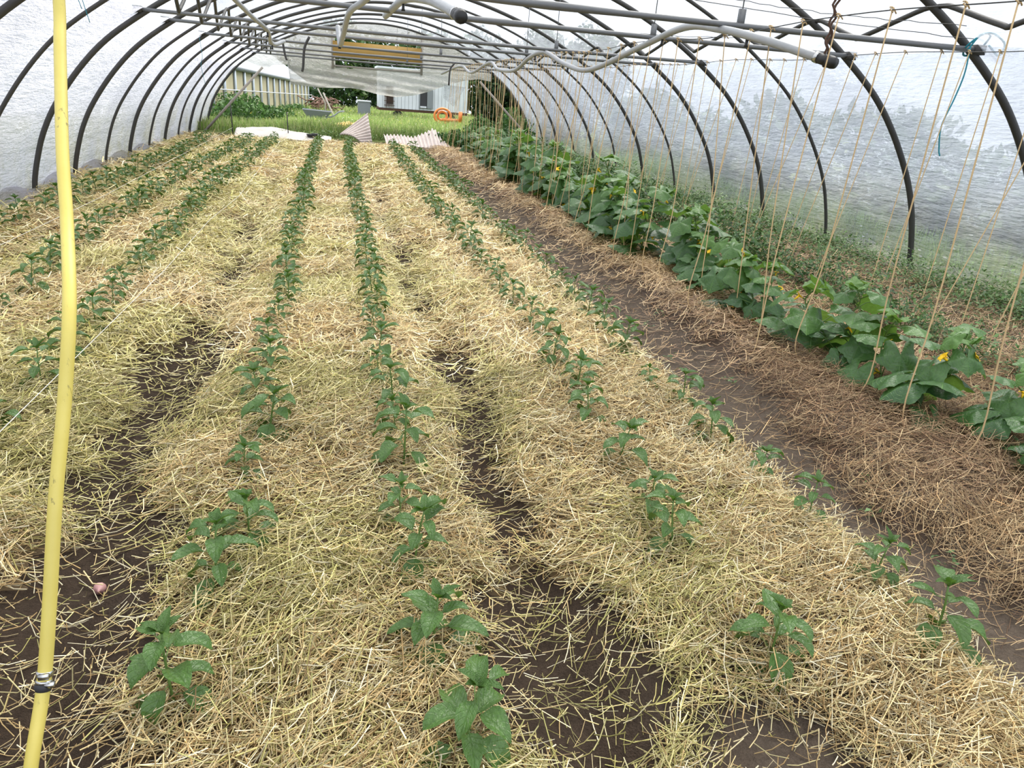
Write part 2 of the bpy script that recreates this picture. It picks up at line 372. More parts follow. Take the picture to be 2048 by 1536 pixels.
# ------------------------------------------------------------------ straw
PALE = np.array([[.86, .73, .44], [.82, .66, .36], [.74, .57, .29], [.92, .84, .60], [.60, .43, .20], [.72, .63, .32], [.40, .27, .12]])
GREENISH = np.array([[.68, .62, .28], [.56, .53, .20], [.78, .66, .33], [.50, .43, .17], [.84, .76, .46], [.40, .36, .12]])
HAY = np.array([[.44, .29, .16], [.34, .21, .115], [.26, .15, .08], [.54, .38, .21], [.62, .46, .27], [.20, .12, .07]])
HAYFAR = np.array([[.62, .45, .25], [.52, .36, .19], [.70, .54, .31], [.40, .26, .13]])
def straw_strands(x, y, length, width, pal, prism, zf, lift=.075, up=.17, cross=.5):
    n = len(x)
    fld = (fbm(x*1.5, y*1.5, 31)-.5)*3.5
    ang = np.where(rng.random(n) < cross, fld+rng.normal(0, .8, n), rng.uniform(-PI, PI, n))
    dx, dy = np.cos(ang), np.sin(ang)
    bend = rng.normal(0, .22, n)
    tilt = rng.normal(0, up, n)
    base_off = rng.random(n)**1.4*lift
    px = []
    ts = (-.5, 0, .5)
    for k, t in enumerate(ts):
        bx = x+dx*t*length-dy*bend*length*(t*t-.12); by = y+dy*t*length+dx*bend*length*(t*t-.12)
        z = zf(bx, by)
        px.append(np.stack([bx, by, z], 1))
    zc = px[1][:, 2]
    for k, t in enumerate(ts):  # follow the heap loosely, keep the stalk stiff
        px[k][:, 2] = .55*px[k][:, 2]+.45*zc+base_off+tilt*t*length+.004
    side = np.stack([-dy, dx, np.zeros(n)], 1)*width[:, None]*.5
    roll = rng.uniform(-.7, .7, n)
    side[:, 2] = np.sin(roll)*width*.5
    ids = rng.integers(0, len(pal), n)
    col = pal[ids]*(.98*np.exp(rng.normal(-.06, .30, n)))[:, None]
    if prism:
        V = np.empty((n, 3, 3, 3))
        for k in range(3):
            V[:, k, 0] = px[k]-side; V[:, k, 1] = px[k]+side; V[:, k, 2] = px[k]+np.array([0, 0, 1.0])*width[:, None]*.55
        b = np.arange(n)[:, None]*9
        q = []
        for k in range(2):
            for j in range(3):
                q.append(np.concatenate([b+k*3+j, b+k*3+(j+1) % 3, b+k*3+3+(j+1) % 3, b+k*3+3+j], 1))
        Q = np.concatenate(q); m = 9
    else:
        V = np.empty((n, 3, 2, 3))
        for k in range(3):
            V[:, k, 0] = px[k]-side; V[:, k, 1] = px[k]+side
        b = np.arange(n)[:, None]*6
        Q = np.concatenate([np.concatenate([b+k*2, b+k*2+1, b+k*2+3, b+k*2+2], 1) for k in range(2)]); m = 6
    return V.reshape(-1, 3), Q, np.repeat(col, m, 0)
def frustum_keep(x, y, m=.35):
    d = np.stack([x, y, np.full(len(x), -CAM_H)], 1)
    zc = d@cf; u = (d@cr)/zc*F_PX; v = (d@cu)/zc*F_PX
    return (zc > .2) & (np.abs(u) < 1024+m*700) & (np.abs(v) < 768+m*700)
BANDS = [(.75, 2.2, 7000, (.03, .17), (.0018, .0042), True), (2.2, 4.0, 4700, (.04, .18), (.0023, .0047), True), (4.0, 7.0, 2900, (.06, .20), (.0034, .0062), False),
         (7.0, 11.5, 1400, (.09, .24), (.0052, .009), False), (11.5, 21.2, 640, (.12, .32), (.009, .015), False)]
def mulch(name, x0, x1, label, pal_fn, zf, cover_fn, dens=1.0, sprinkle=.11, wsc=1.0):
    vs, qs, cs, off = [], [], [], 0
    # matted underlayer, coloured dark to stand for the shaded gaps between strands
    xs = np.arange(x0, x1+.02, .045)
    ys = lin_cells([(.7, 4, .035), (4, 9, .07), (9, 21.2, .16)])
    XX, YY = np.meshgrid(xs, ys, indexing='ij')
    ZZ = zf(XX, YY)
    c0 = np.array(pal_fn.mat)*(.55+.75*fbm(XX*22, YY*22, 41).ravel()[:, None])
    V = np.stack([XX, YY, ZZ], -1).reshape(-1, 3); Q = grid_quads(len(xs), len(ys))
    vs.append(V); qs.append(Q); cs.append(c0); off += len(V)
    for (a, b, d, ll, ww, prism) in BANDS:
        n = int((b-a)*(x1-x0)*d*dens)
        x = rng.uniform(x0, x1, n); y = rng.uniform(a, b, n)
        k = frustum_keep(x, y); x, y = x[k], y[k]
        if not len(x): continue
        cv = cover_fn(x, y)
        k = rng.random(len(x)) < np.maximum(cv, sprinkle*(1.4 if a < 4 else 2))
        x, y, cv = x[k], y[k], cv[k]
        n = len(x)
        L = rng.uniform(*ll, n); L = np.where(rng.random(n) < .06, L*1.9, L); L = np.where(cv < .3, L*.75, L)
        W = rng.uniform(*ww, n)*wsc
        pal = pal_fn(x, y)
        for P, sel in pal:
            if sel.sum() == 0: continue
            v, q, c = straw_strands(x[sel], y[sel], L[sel], W[sel], P, prism, lambda bx, by: np.maximum(zf(bx, by), z_soil(bx, by)+.002))
            vs.append(v); qs.append(q+off); cs.append(c); off += len(v)
    o = link(name, quick_mesh(name, np.concatenate(vs), np.concatenate(qs), MAT['straw'], np.concatenate(cs)))
    return tag(o, label, 'straw' if 'hay' not in name else 'hay', None, 'stuff')
def pal_yellow(x, y):
    g = fbm(x*1.1, y*1.1, 51)+rng.normal(0, .1, len(x))-.14*sstep(-.3, -1.2, x)+.10*sstep(.9, 1.6, x)
    s = g < .40
    return [(GREENISH, s), (PALE, ~s)]
pal_yellow.mat = (.13, .085, .035)
def pal_hay(x, y):
    g = fbm(x*1.3, y*1.3, 57)+rng.normal(0, .12, len(x))+.30*sstep(3, 8, y)
    a = g > .60
    return [(HAYFAR, a), (HAY, ~a)]
pal_hay.mat = (.075, .044, .024)
cov_y = lambda x, y: np.clip((.60-soilness(x, y))/.2, 0, 1)
mulch('straw_mulch', -3.62, -2.60, 'yellow straw mulch along the film wall under the outermost pepper row', pal_yellow, z_mulch, cov_y)
mulch('straw_mulch', -2.60, -.86, 'greenish yellow straw mulch on the bed left of the left soil path', pal_yellow, z_mulch, cov_y)
mulch('straw_mulch', -.86, .70, 'yellow straw mulch on the bed between the two dark soil furrows', pal_yellow, z_mulch, cov_y)
mulch('straw_mulch', .70, 2.22, 'pale straw mulch on the bed beside the wide bare soil path', pal_yellow, z_mulch, cov_y)
def z_hay(x, y):
    rr = path_r_right(y)
    k = sstep(rr-.12, rr+.16, x+.25*(fbm(x*5, y*5, 61)-.5))
    return z_soil(x, y)-.03+k*(.055+.08*(fbm(x*3.5, y*3.5, 63)-.5)+.03*(fbm(x*12, y*12, 65)-.5))
def cov_hay(x, y):
    rr = path_r_right(y); return sstep(rr-.12, rr+.15, x+.3*(fbm(x*5, y*5, 61)-.5))*np.where(x < 3.7, 1, np.clip(1.25-(x-3.7)*.35, .15, 1))
mulch('hay_mulch', 2.25, 6.75, 'brown rotted hay around the cucumbers right of the bare soil path', pal_hay, z_hay, cov_hay, .85, .08, .78)

# ------------------------------------------------------------------ tunnel frame
XC = 1.60
PROF = np.array([(5.26, -.12), (5.23, .15), (5.15, .45), (5.04, .75), (4.86, 1.08), (4.55, 1.50), (4.19, 1.87), (3.71, 2.22), (3.30, 2.47), (2.84, 2.70), (2.30, 2.92), (1.55, 3.15), (.78, 3.31), (0, 3.36)])
ARCH = np.concatenate([np.stack([XC-PROF[:, 0], PROF[:, 1]], 1), np.stack([XC+PROF[::-1][1:, 0], PROF[::-1][1:, 1]], 1)])
ARCH = smooth_path(np.concatenate([ARCH, np.zeros((len(ARCH), 1))], 1), 5)[:, :2]
def arch_norm():
    t = np.gradient(ARCH, axis=0); t /= np.linalg.norm(t, axis=1)[:, None]
    return np.stack([-t[:, 1], t[:, 0]], 1)
ANRM = arch_norm()
hoop_y = lambda i: 5.609+1.646*i
BARS = {0: True, 1: True, 3: True, 4: True, 6: True, 8: True, 10: True, 12: True}
xl, xr, zb = -2.20, 5.35, 2.235
for i in range(0, 13):
    y = hoop_y(i)
    t = empty('tunnel_hoop', (XC, y, 0))
    place = 'nearest' if i == 0 else ('farthest' if i == 12 else ordinal(i+1)+'-nearest')
    tag(t, f'dark steel arch hoop of the tunnel, {place} one seen'+(', carrying a cross bar' if i in BARS else ', without a cross bar'), 'hoop', 'arch hoops of the tunnel')
    mb = MB(); tube(mb, np.stack([ARCH[:, 0]-XC, np.zeros(len(ARCH)), ARCH[:, 1]], 1), .033 if i in BARS else .022, 8)
    mb.obj('arch_pipe', MAT['hoop'], t)
    if i in BARS:
        mb = MB()
        sag = np.linspace(0, 1, 15); xx = xl+(xr-xl)*sag
        rr = np.full(15, .023); rr[7] = .03
        tube(mb, np.stack([xx-XC, np.full(15, -.03), zb-.02*np.sin(sag*PI)], 1), rr, 8)
        bar = mb.obj('cross_bar', MAT['bar'], t)
        for xs in (xl, xr):
            mb = MB(); box(mb, (xs-XC, -.02, zb), (.10, .09, .075)); mb.obj('clamp', MAT['hoop'], bar)
        mb = MB()
        xm = 3.1 if i < 6 else 2.2
        zt = float(np.interp(xm, ARCH[:, 0], ARCH[:, 1]))
        tube(mb, [(xm-XC, -.03, zb), (xm-XC, -.02, zt)], .005, 5)
        box(mb, (xm-XC, -.03, zb+.03), (.05, .03, .14))
        mb.obj('hanger_rod', MAT['bar'], bar)
# zig-zag braces running along the tunnel
def zigzag(x, zc, zd, y0, y1, label, r=.022):
    pts = []
    i = y0
    while i <= y1+1e-6:
        y = hoop_y(i)
        if abs(i-round(i)) < .01: pts += [(x+.03, y-.22, zc-.03), (x+.05, y-.08, zc), (x+.05, y+.08, zc), (x+.03, y+.22, zc-.03)]
        else: pts += [(x-.02, y-.06, zd), (x-.02, y+.06, zd)]
        i += .5
    mb = MB(); tube(mb, smooth_path(pts, 3), r, 7)
    tag(mb.obj('zigzag_brace', MAT['hoop']), label, 'brace', 'zigzag braces along the tunnel')
zigzag(4.82, 2.52, 2.33, -1.5, 11.5, 'zigzag steel brace bent under the hoops above the twine rows')
zigzag(-1.58, 2.55, 2.23, 1.0, 11.5, 'zigzag steel brace bent under the hoops on the left side')
# plastic film cover
def film(name, k0, k1, mat, y0=-1.5, y1=25.36):
    ys = np.arange(y0, y1+.001, .11)
    a = ARCH[k0:k1]; nn = ANRM[k0:k1]
    out = -1 if np.mean(nn[:, 1]) < 0 else 1
    ph = ((ys-hoop_y(0))/1.646) % 1
    sagv = np.sin(PI*ph)**2
    A, Yv = np.meshgrid(np.arange(len(a)), ys, indexing='ij')
    s = A*.12
    hgt = a[:, 1][:, None]
    d = .040+.012*(fbm(s*2.0, Yv*1.1, 71)-.5)*2*sagv[None, :]-.035*sagv[None, :]
    low = sstep(.55, 0, hgt)
    d = d+low*(.05*(fbm(s*5, Yv*2.5, 75)-.5)*2)*sagv[None, :]
    V = np.stack([a[:, 0][:, None]+nn[:, 0][:, None]*out*d, Yv+0*A, hgt+nn[:, 1][:, None]*out*d], -1)
    o = link(name, quick_mesh(name, V.reshape(-1, 3), grid_quads(len(a), len(ys)), mat, None, True))
    return structure(o)
nA = len(ARCH)
kl = int(np.argmin(np.abs(ARCH[:nA//2, 1]-2.22)))
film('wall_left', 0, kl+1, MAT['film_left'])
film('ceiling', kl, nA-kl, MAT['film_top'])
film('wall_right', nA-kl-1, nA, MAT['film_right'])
# loose skirts of film bunched on the soil
def skirt(name, side, y0, y1, w0, label, mat):
    ys = np.arange(y0, y1, .06); us = np.linspace(0, 1, 9)
    U, Yv = np.meshgrid(us, ys, indexing='ij')
    wv = w0*(.5+.9*fbm(Yv*.9, Yv*0, 81))
    ph = ((Yv-hoop_y(0))/1.646) % 1
    x = (XC-5.25 if side < 0 else XC+5.25)+(-side)*(U*wv)*1.0
    z = (.16*(1-U)**1.6+.07*np.sin(U*PI)*(.3+fbm(U*3, Yv*3, 85)))*(.25+.75*np.sin(PI*ph)**2)+.02+.03*(fbm(U*8, Yv*7, 87)-.5)
    V = np.stack([x, Yv, z], -1).reshape(-1, 3)
    o = link(name, quick_mesh(name, V, grid_quads(len(us), len(ys)), mat, None, True))
    tag(o, label, 'plastic film')
skirt('film_skirt', -1, 6.5, 17.5, .22, 'crumpled white film skirt bunched along the foot of left wall', MAT['film_left'])
skirt('film_skirt', 1, 5.0, 19.0, .28, 'crumpled grey film skirt bunched along the foot of right wall', MAT['film_right'])
# ------------------------------------------------------------------ leaves and plants
def pepper_leaf(mb, base, az, el, L, W, droop, tint, fold=.30, nu=8):
    s = np.linspace(0, 1, nu); v = np.array([-1, -.55, 0, .55, 1.0])
    S, Vv = np.meshgrid(s, v, indexing='ij')
    w = W*np.sin(PI*np.clip(S, 0.0, 1)**.78)**.85*(1-.18*S)
    w[0] = W*.04; w[-1] = W*.01
    # curve of the midrib
    a = el-droop*s
    cx = np.concatenate([[0], np.cumsum(np.cos(a[:-1])*L/(nu-1))]); cz = np.concatenate([[0], np.cumsum(np.sin(a[:-1])*L/(nu-1))])
    nx, nz = -np.sin(a), np.cos(a)
    lift = np.abs(Vv)*w*fold+.06*W*np.sin(S*9+Vv*2+az*3)*np.abs(Vv)
    X = cx[:, None]+nx[:, None]*lift; Z = cz[:, None]+nz[:, None]*lift; Y = Vv*w*.5*2*.5*math.cos(fold)*2
    P = np.stack([X, Y*.5*1.0, Z], -1).reshape(-1, 3)@rotz(az).T+np.asarray(base)
    uv = np.stack([S.ravel(), (Vv.ravel()+1)/2], 1)
    mb.add(P, [tuple(q) for q in grid_quads(nu, 5)[:, ::-1]], uv, (tint, tint, tint))
def make_pepper(seed):
    r = random.Random(seed)
    h = r.uniform(.19, .25)
    lean = (r.uniform(-.04, .04), r.uniform(-.04, .04))
    st = [(lean[0]*t, lean[1]*t, -.05+(h+.05)*t) for t in np.linspace(0, 1, 6)]
    st = np.array(st); st[2:5, :2] += np.array([r.uniform(-.008, .008), r.uniform(-.008, .008)])
    stem, big, tip = MB(), MB(), MB()
    tube(stem, st, np.linspace(.0045, .0028, 6), 6)
    n = r.randint(11, 14); az = r.uniform(0, 6.28)
    for k in range(n):
        t = .24+.72*k/(n-1); az += 2.4+r.uniform(-.35, .35)
        b = np.array([np.interp(t, np.linspace(0, 1, 6), st[:, j]) for j in range(3)])
        pl = r.uniform(.025, .05)*(1.15-.4*t); pe = r.uniform(.25, .7)
        e = b+np.array([math.cos(az)*math.cos(pe), math.sin(az)*math.cos(pe), math.sin(pe)])*pl
        tube(stem, [b, (b+e)/2+np.array([0, 0, .004]), e], [.0018, .0015, .0013], 4)
        L = r.uniform(.085, .135)*(1.12-.35*t); W = L*r.uniform(.56, .70)
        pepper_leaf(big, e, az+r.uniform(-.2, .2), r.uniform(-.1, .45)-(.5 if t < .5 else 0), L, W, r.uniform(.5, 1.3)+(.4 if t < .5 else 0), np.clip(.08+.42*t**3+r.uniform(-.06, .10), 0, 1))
    top = st[-1]
    for k in range(5):
        az += 2.3
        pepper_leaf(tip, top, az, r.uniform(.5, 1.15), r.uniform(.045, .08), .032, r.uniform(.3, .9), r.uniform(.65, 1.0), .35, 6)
    return (stem.mesh('stem', MAT['stem']), big.mesh('leaves', MAT['pepper']), tip.mesh('shoot_tip', MAT['pepper']))
PEP = [make_pepper(100+k) for k in range(12)]
SEEDLING = None
GROUP_ROW = {}
def z_at(x, y): return float(max(z_mulch(np.array([x]), np.array([y]))[0], z_soil(np.array([x]), np.array([y]))[0]))
def pepper_row(xf, near, y0, y1, where, group, step=.425):
    ys = list(near); y = (near[-1] if near else y0-step)+step
    while y < y1:
        ys.append((y+R_.uniform(-.05, .05), None, None)); y += step*R_.uniform(.95, 1.06)
    ys = [(a if isinstance(a, tuple) else (a, None, None)) for a in ys]
    n = len(ys)
    for i, (yy, xx, sc) in enumerate(ys):
        x = xf(yy)+R_.uniform(-.035, .035) if xx is None else xx
        s = sc if sc else R_.uniform(.82, 1.12)*(1.0 if yy < 9 else 1.12)
        t = empty('pepper_plant', (x, yy, z_at(x, yy)), R_.uniform(0, 6.28)); t.scale = (s*R_.uniform(.95, 1.1), s*R_.uniform(.95, 1.1), s)
        tag(t, f'{count_from(i, n)} pepper plant in the row {where}', 'plant', group)
        m = PEP[R_.randrange(len(PEP))]
        for nm, me in zip(('stem', 'leaves', 'shoot_tip'), m): link(nm, me, t)
ip = lambda *a: (lambda y: float(np.interp(y, [q[0] for q in a], [q[1] for q in a])))
pepper_row(ip((1, -.38), (5, -.33), (12, -.36), (20.6, -.21)), [(1.58, -.42, 1.05), (2.05, -.39, 1.05), (2.33, -.31, .95), (2.80, -.38, .75), (3.20, -.31, 1.1), 3.62, 4.02, 4.45, 4.85, 5.25], 1.5, 20.4, 'along the right edge of the left soil path', 'pepper row right of the left path')
pepper_row(ip((1, .28), (4, .27), (9, .36), (19.5, .48)), [(1.31, .29, 1.05), (1.70, .26, 1.0), (2.12, .26, 1.05), (2.36, .25, .8), (2.80, .29, 1.15), 3.12, 3.45, 3.79, 4.2, 4.66], 1.3, 20.4, 'along the left edge of the middle soil path', 'pepper row left of the middle path')
pepper_row(ip((1, 1.27), (4, 1.34), (6, 1.42), (10, 1.40), (19, 1.62)), [(1.50, 1.31, 1.05), (2.05, 1.25, .95), (2.36, 1.25, .85), (2.75, 1.27, .95), (3.18, 1.30, .95), 3.62, 4.05, 4.5], 1.5, 20.2, 'along the right edge of the middle soil path', 'pepper row right of the middle path')
pepper_row(ip((1, 1.95), (3.4, 1.90), (6, 2.0), (10, 2.0), (19, 2.15)), [(1.50, 1.95, 1.05), (1.80, 1.93, .85), (2.20, 1.93, .85), (2.62, 1.95, .8), (2.97, 1.89, .95), 3.39, (3.62, 1.82, .6), 4.3, 4.74, 5.2], 1.5, 20.2, 'beside the wide bare soil path', 'pepper row beside the wide soil path')
pepper_row(ip((3, -1.46), (7.5, -1.52), (10, -1.56), (20, -1.30)), [3.37, 3.83, 4.35, 4.9, 5.3, 5.74, 6.2], 3.3, 20.0, 'beside the white guide line near the left soil path', 'pepper row beside the guide line')
pepper_row(ip((5, -2.08), (7, -2.20), (10.8, -2.17), (19, -1.85)), [(4.6, -2.05, 1.0), (5.2, -2.1, .6), (5.6, -2.08, 1.1), 6.15, 6.6, 7.1, 7.48], 4.6, 19.8, 'second out from the left film wall', 'second pepper row from the left wall')
pepper_row(ip((7, -3.12), (11, -2.86), (18.7, -2.79)), [6.6, 7.0, 7.4], 6.6, 19.4, 'closest to the left film wall', 'pepper row closest to the left wall')

def cuc_leaf(mb, base, az, el, Rr, tint, rs):
    nt, rings = 31, 4
    th = np.linspace(-PI*.90, PI*.90, nt)
    lob = .84+.34*(1-np.abs(np.sin(2.5*th)))**1.2+.12*np.cos(th)
    rad = Rr*lob*(1+.03*np.sin(th*19))
    V = [np.zeros(3)]; UV = [(0.0, .5)]
    for k in range(1, rings+1):
        f = k/rings
        x = np.cos(th)*rad*f+Rr*.12*0; y = np.sin(th)*rad*f
        z = -.42*(f**2)*rad*(.35+.65*np.abs(np.sin(th*1.0+.4)))*.9+.10*Rr*f*np.cos(5*th)*.6+.03*Rr*np.sin(th*11+rs*5)*f*f
        for a, b, c, q in zip(x, y, z, th): V.append(np.array([a, b, c])); UV.append((f, .5+q/(2*PI)))
    F = [(0, 1+j, 2+j) for j in range(nt-1)]
    for k in range(rings-1):
        o = 1+k*nt
        F += [(o+j, o+nt+j, o+nt+j+1, o+j+1) for j in range(nt-1)]
    P = np.array(V)@roty(-el).T@rotz(az).T+np.asarray(base)
    uv = np.array(UV)
    mb.add(P, F, np.stack([uv[:, 0], .5+np.abs(np.sin((uv[:, 1]-.5)*2*PI*2.5))*.5], 1), (tint,)*3)
def make_cucumber(seed, h):
    r = random.Random(seed)
    stem, lv, tip = MB(), MB(), MB(); fl, fr = [], []
    pts = [(0, 0, -.04)]; x = y = 0
    for k in range(1, 7):
        x += r.uniform(-.05, .05); y += r.uniform(-.05, .05); pts.append((x, y, h*k/6))
    sp = smooth_path(pts, 4); tube(stem, sp, np.linspace(.006, .0035, len(sp)), 6)
    n = r.randint(11, 15); az = r.uniform(0, 6.28)
    for k in range(n):
        t = .06+.90*k/(n-1); az += 2.5+r.uniform(-.4, .4)
        b = sp[int(t*(len(sp)-1))]
        pl = r.uniform(.09, .24)*(1.1-.45*t); pe = r.uniform(.1, .75)
        e = b+np.array([math.cos(az)*math.cos(pe), math.sin(az)*math.cos(pe), math.sin(pe)])*pl
        e[2] = max(e[2], .06)
        tube(stem, [b, (b+e)/2+np.array([0, 0, .015]), e], [.0035, .003, .0025], 5)
        Rr = r.uniform(.075, .115)*(1.15-.55*t**3)
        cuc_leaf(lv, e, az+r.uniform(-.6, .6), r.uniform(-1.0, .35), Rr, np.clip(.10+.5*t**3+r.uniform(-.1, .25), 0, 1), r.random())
        if r.random() < .30: fl.append(b+np.array([math.cos(az+1), math.sin(az+1), .3])*r.uniform(.04, .09))
        if r.random() < .14 and t < .6: fr.append(b+np.array([math.cos(az+2), math.sin(az+2), 0])*.03)
    for k in range(5):
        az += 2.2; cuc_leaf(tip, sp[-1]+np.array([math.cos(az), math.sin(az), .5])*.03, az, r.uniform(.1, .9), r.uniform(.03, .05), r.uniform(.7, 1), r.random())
    return stem.mesh('stem', MAT['stem']), lv.mesh('leaves', MAT['cucumber']), tip.mesh('shoot_tip', MAT['cucumber']), fl, fr
def flower_mesh():
    mb = MB()
    for k in range(5):
        a = k*2*PI/5
        pepper_leaf(mb, (0, 0, 0), a, .75, .026, .024, 1.0, .5, .2, 5)
    tube(mb, [(0, 0, -.02), (0, 0, .006)], [.003, .006], 6)
    return mb.mesh('flower', MAT['flower'])
def fruit_mesh():
    mb = MB(); tube(mb, smooth_path([(0, 0, 0), (.01, 0, -.03), (.018, .004, -.07), (.015, .005, -.10)], 3), np.array([.004, .008, .011, .012, .012, .012, .012, .011, .009, .004]), 8)
    return mb.mesh('fruit', MAT['fruit'])
FLOWER, FRUIT = flower_mesh(), fruit_mesh()
CUC = [make_cucumber(300+k, .36+.05*(k % 4)) for k in range(9)]
cy = [2.35, 2.78, 3.12, 3.5, 3.92, 4.3, 4.75]
while cy[-1] < 20.3: cy.append(cy[-1]+R_.uniform(.28, .40))
for i, yy in enumerate(cy):
    x = float(np.interp(yy, [2, 3, 4, 6, 10, 15, 20], [3.22, 3.28, 3.22, 3.30, 3.42, 3.55, 3.8]))+R_.uniform(-.10, .22)
    s = R_.uniform(.82, 1.14)*float(np.interp(yy, [2, 3, 6, 9, 14, 20], [.85, 1.08, 1.2, 1.6, 1.6, 1.4]))
    t = empty('cucumber_plant', (x, yy, z_at(x, yy) if x < 2.2 else float(z_hay(np.array([x]), np.array([yy]))[0])), R_.uniform(0, 6.28)); t.scale = (s, s, s)
    tag(t, f'{count_from(i, len(cy))} broad-leaved cucumber plant in the hay under the front twines', 'plant', 'cucumber plants along the hay')
    st, lv, tp, fl, fr = CUC[R_.randrange(len(CUC))]
    link('stem', st, t); link('leaves', lv, t); link('shoot_tip', tp, t)
    if yy < 13:
        for p in fl:
            o = link('flower', FLOWER, t); o.location = p; o.rotation_euler = (R_.uniform(-.8, .8), R_.uniform(-.8, .8), 0); o['label'] = 'yellow open flower'; k = R_.uniform(1.0, 1.5); o.scale = (k, k, k)
        for p in fr:
            o = link('fruit', FRUIT, t); o.location = p; o['label'] = 'small green fruit'
def leaflets(mb, n, spread, h, size, cols, r, dome=True, zmin=.02):
    th = np.array([r.uniform(0, 6.28) for _ in range(n)]); q = np.array([math.sqrt(r.random()) for _ in range(n)])
    zz = np.array([r.random() for _ in range(n)])
    hh = h*(1-.55*q*q) if dome else np.full(n, h)
    c = np.stack([np.cos(th)*q*spread, np.sin(th)*q*spread, zmin+zz**.8*hh], 1)
    for k in range(n):
        az = r.uniform(0, 6.28); el = r.uniform(-.7, .8); L = size*r.uniform(.6, 1.3); W = L*r.uniform(.35, .55)
        d = np.array([math.cos(az)*math.cos(el), math.sin(az)*math.cos(el), math.sin(el)]); s = np.array([-math.sin(az), math.cos(az), r.uniform(-.4, .4)])
        p = c[k]; m = p+d*L*.5+np.array([0, 0, .1*L])
        col = np.array(cols[r.randrange(len(cols))])*r.uniform(.7, 1.25)
        mb.add([p, m-s*W*.5, p+d*L, m+s*W*.5], [(0, 1, 2, 3)], None, col)
GREEN_DARK = [(.055, .13, .035), (.08, .17, .045), (.04, .10, .03), (.12, .22, .06)]
def make_bushy(seed):
    r = random.Random(seed); lv, st = MB(), MB()
    leaflets(lv, 420, .30, r.uniform(.36, .55), .06, GREEN_DARK, r)
    for k in range(7):
        a = r.uniform(0, 6.28); q = r.uniform(.03, .16); tube(st, [(0, 0, -.03), (math.cos(a)*q*.6, math.sin(a)*q*.6, .18), (math.cos(a)*q, math.sin(a)*q, r.uniform(.28, .42))], [.005, .004, .002], 5)
    return st.mesh('stem', MAT['stem']), lv.mesh('leaves', MAT['weed'])
BUSH = [make_bushy(500+k) for k in range(5)]
by = [3.6]
while by[-1] < 20.5: by.append(by[-1]+R_.uniform(.34, .50))
for i, yy in enumerate(by):
    x = 4.62+R_.uniform(-.12, .14); s = R_.uniform(.75, 1.1)*float(np.interp(yy, [3.5, 5.5, 8, 12, 20], [.6, .9, 1.25, 1.5, 1.6]))
    t = empty('leafy_plant', (x, yy, float(z_hay(np.array([x]), np.array([yy]))[0])), R_.uniform(0, 6.28)); t.scale = (s, s, s)
    tag(t, f'{count_from(i, len(by))} bushy small-leaved plant in the back row behind the cucumbers', 'plant', 'bushy plants behind the cucumbers')
    m = BUSH[R_.randrange(5)]; link('stem', m[0], t); link('leaves', m[1], t)
# weeds along the foot of the right film wall, too many to count
mb = MB(); r = random.Random(9)
for k in range(1900):
    yy = 3.0+17.5*r.random()**1.2; x = 6.75-abs(r.gauss(0, .55)) if r.random() < .75 else r.uniform(3.8, 6.6)
    if x < 3.8: continue
    sub = MB(); leaflets(sub, 18, .15, r.uniform(.06, .34), .05, [(.09, .18, .05), (.13, .24, .07), (.06, .13, .04), (.19, .30, .11)], r)
    z = float(z_hay(np.array([x]), np.array([yy]))[0])
    mb.add(np.concatenate(sub.v)+np.array([x, yy, z]), sub.f, None, np.concatenate(sub.col))
tag(mb.obj('weeds', MAT['weed']), 'low green weeds between the back row and the right film wall', 'weeds', None, 'stuff')
# small weeds in the wide soil path
WEED = []
for k in range(4):
    mb = MB(); leaflets(mb, 14, .05, .05, .03, [(.12, .22, .07), (.08, .16, .05)], random.Random(40+k)); WEED.append(mb.mesh('weed', MAT['weed']))
wp = [(2.62, 1.62), (2.38, 2.32), (2.50, 2.55), (2.52, 3.9), (2.66, 5.3), (2.45, 5.05), (2.58, 6.3), (2.62, 7.9), (2.35, 4.4), (2.42, 1.95)]
wp.sort(key=lambda q: q[1])
for i, (x, yy) in enumerate(wp):
    o = link('small_weed', WEED[i % 4]); o.location = (x, yy, float(z_soil(np.array([x]), np.array([yy]))[0])); o.rotation_euler = (0, 0, i*1.3)
    tag(o, f'{count_from(i, len(wp))} little green weed sprouting on the wide bare soil path', 'weed', 'weeds on the soil path')

# ------------------------------------------------------------------ wires and twine
def sag_line(a, b, n=24, sag=.03, wob=.0):
    a, b = np.array(a, float), np.array(b, float); t = np.linspace(0, 1, n)[:, None]
    p = a+(b-a)*t; p[:, 2] -= sag*4*(t*(1-t))[:, 0]
    if wob: p += rng.normal(0, wob, p.shape)*np.array([1, 0, 1])
    return p
WIRE_F = lambda y: (float(np.interp(y, [2, 5, 9, 20], [3.02, 3.02, 3.10, 3.35])), 2.165+.02*math.sin(y*1.9))
WIRE_B = lambda y: (float(np.interp(y, [2, 6, 20], [5.10, 5.0, 4.75])), 2.19+.015*math.sin(y*2.3))
for nm, W, lab in (('front', WIRE_F, 'dark wire under the cross bars carrying the front row of twines'), ('back', WIRE_B, 'dark wire near the right wall carrying the back row of twines')):
    ys = np.linspace(1.8, 22.2, 150); mb = MB(); tube(mb, [(W(y)[0]+.004*math.sin(y*40), y, W(y)[1]) for y in ys], .0035, 5)
    tag(mb.obj('support_wire', MAT['wire']), lab, 'wire', 'support wires for the twine')
for a, b, lab in (((-.9, 5.6, 2.62), (5.2, 5.5, 2.30), 'thin slack wire slanting from the roof to the nearest hoop clamp'), ((2.2, 7.2, 2.75), (5.0, 5.4, 2.38), 'thin slack wire between second hoop and nearest right clamp'), ((1.2, 12.0, 2.70), (5.0, 9.0, 2.46), 'thin slack wire crossing below the middle hoops')):
    mb = MB(); tube(mb, sag_line(a, b, 40, .08, .004), .0028, 4); tag(mb.obj('slack_wire', MAT['wire']), lab, 'wire', 'slack wires under the roof')
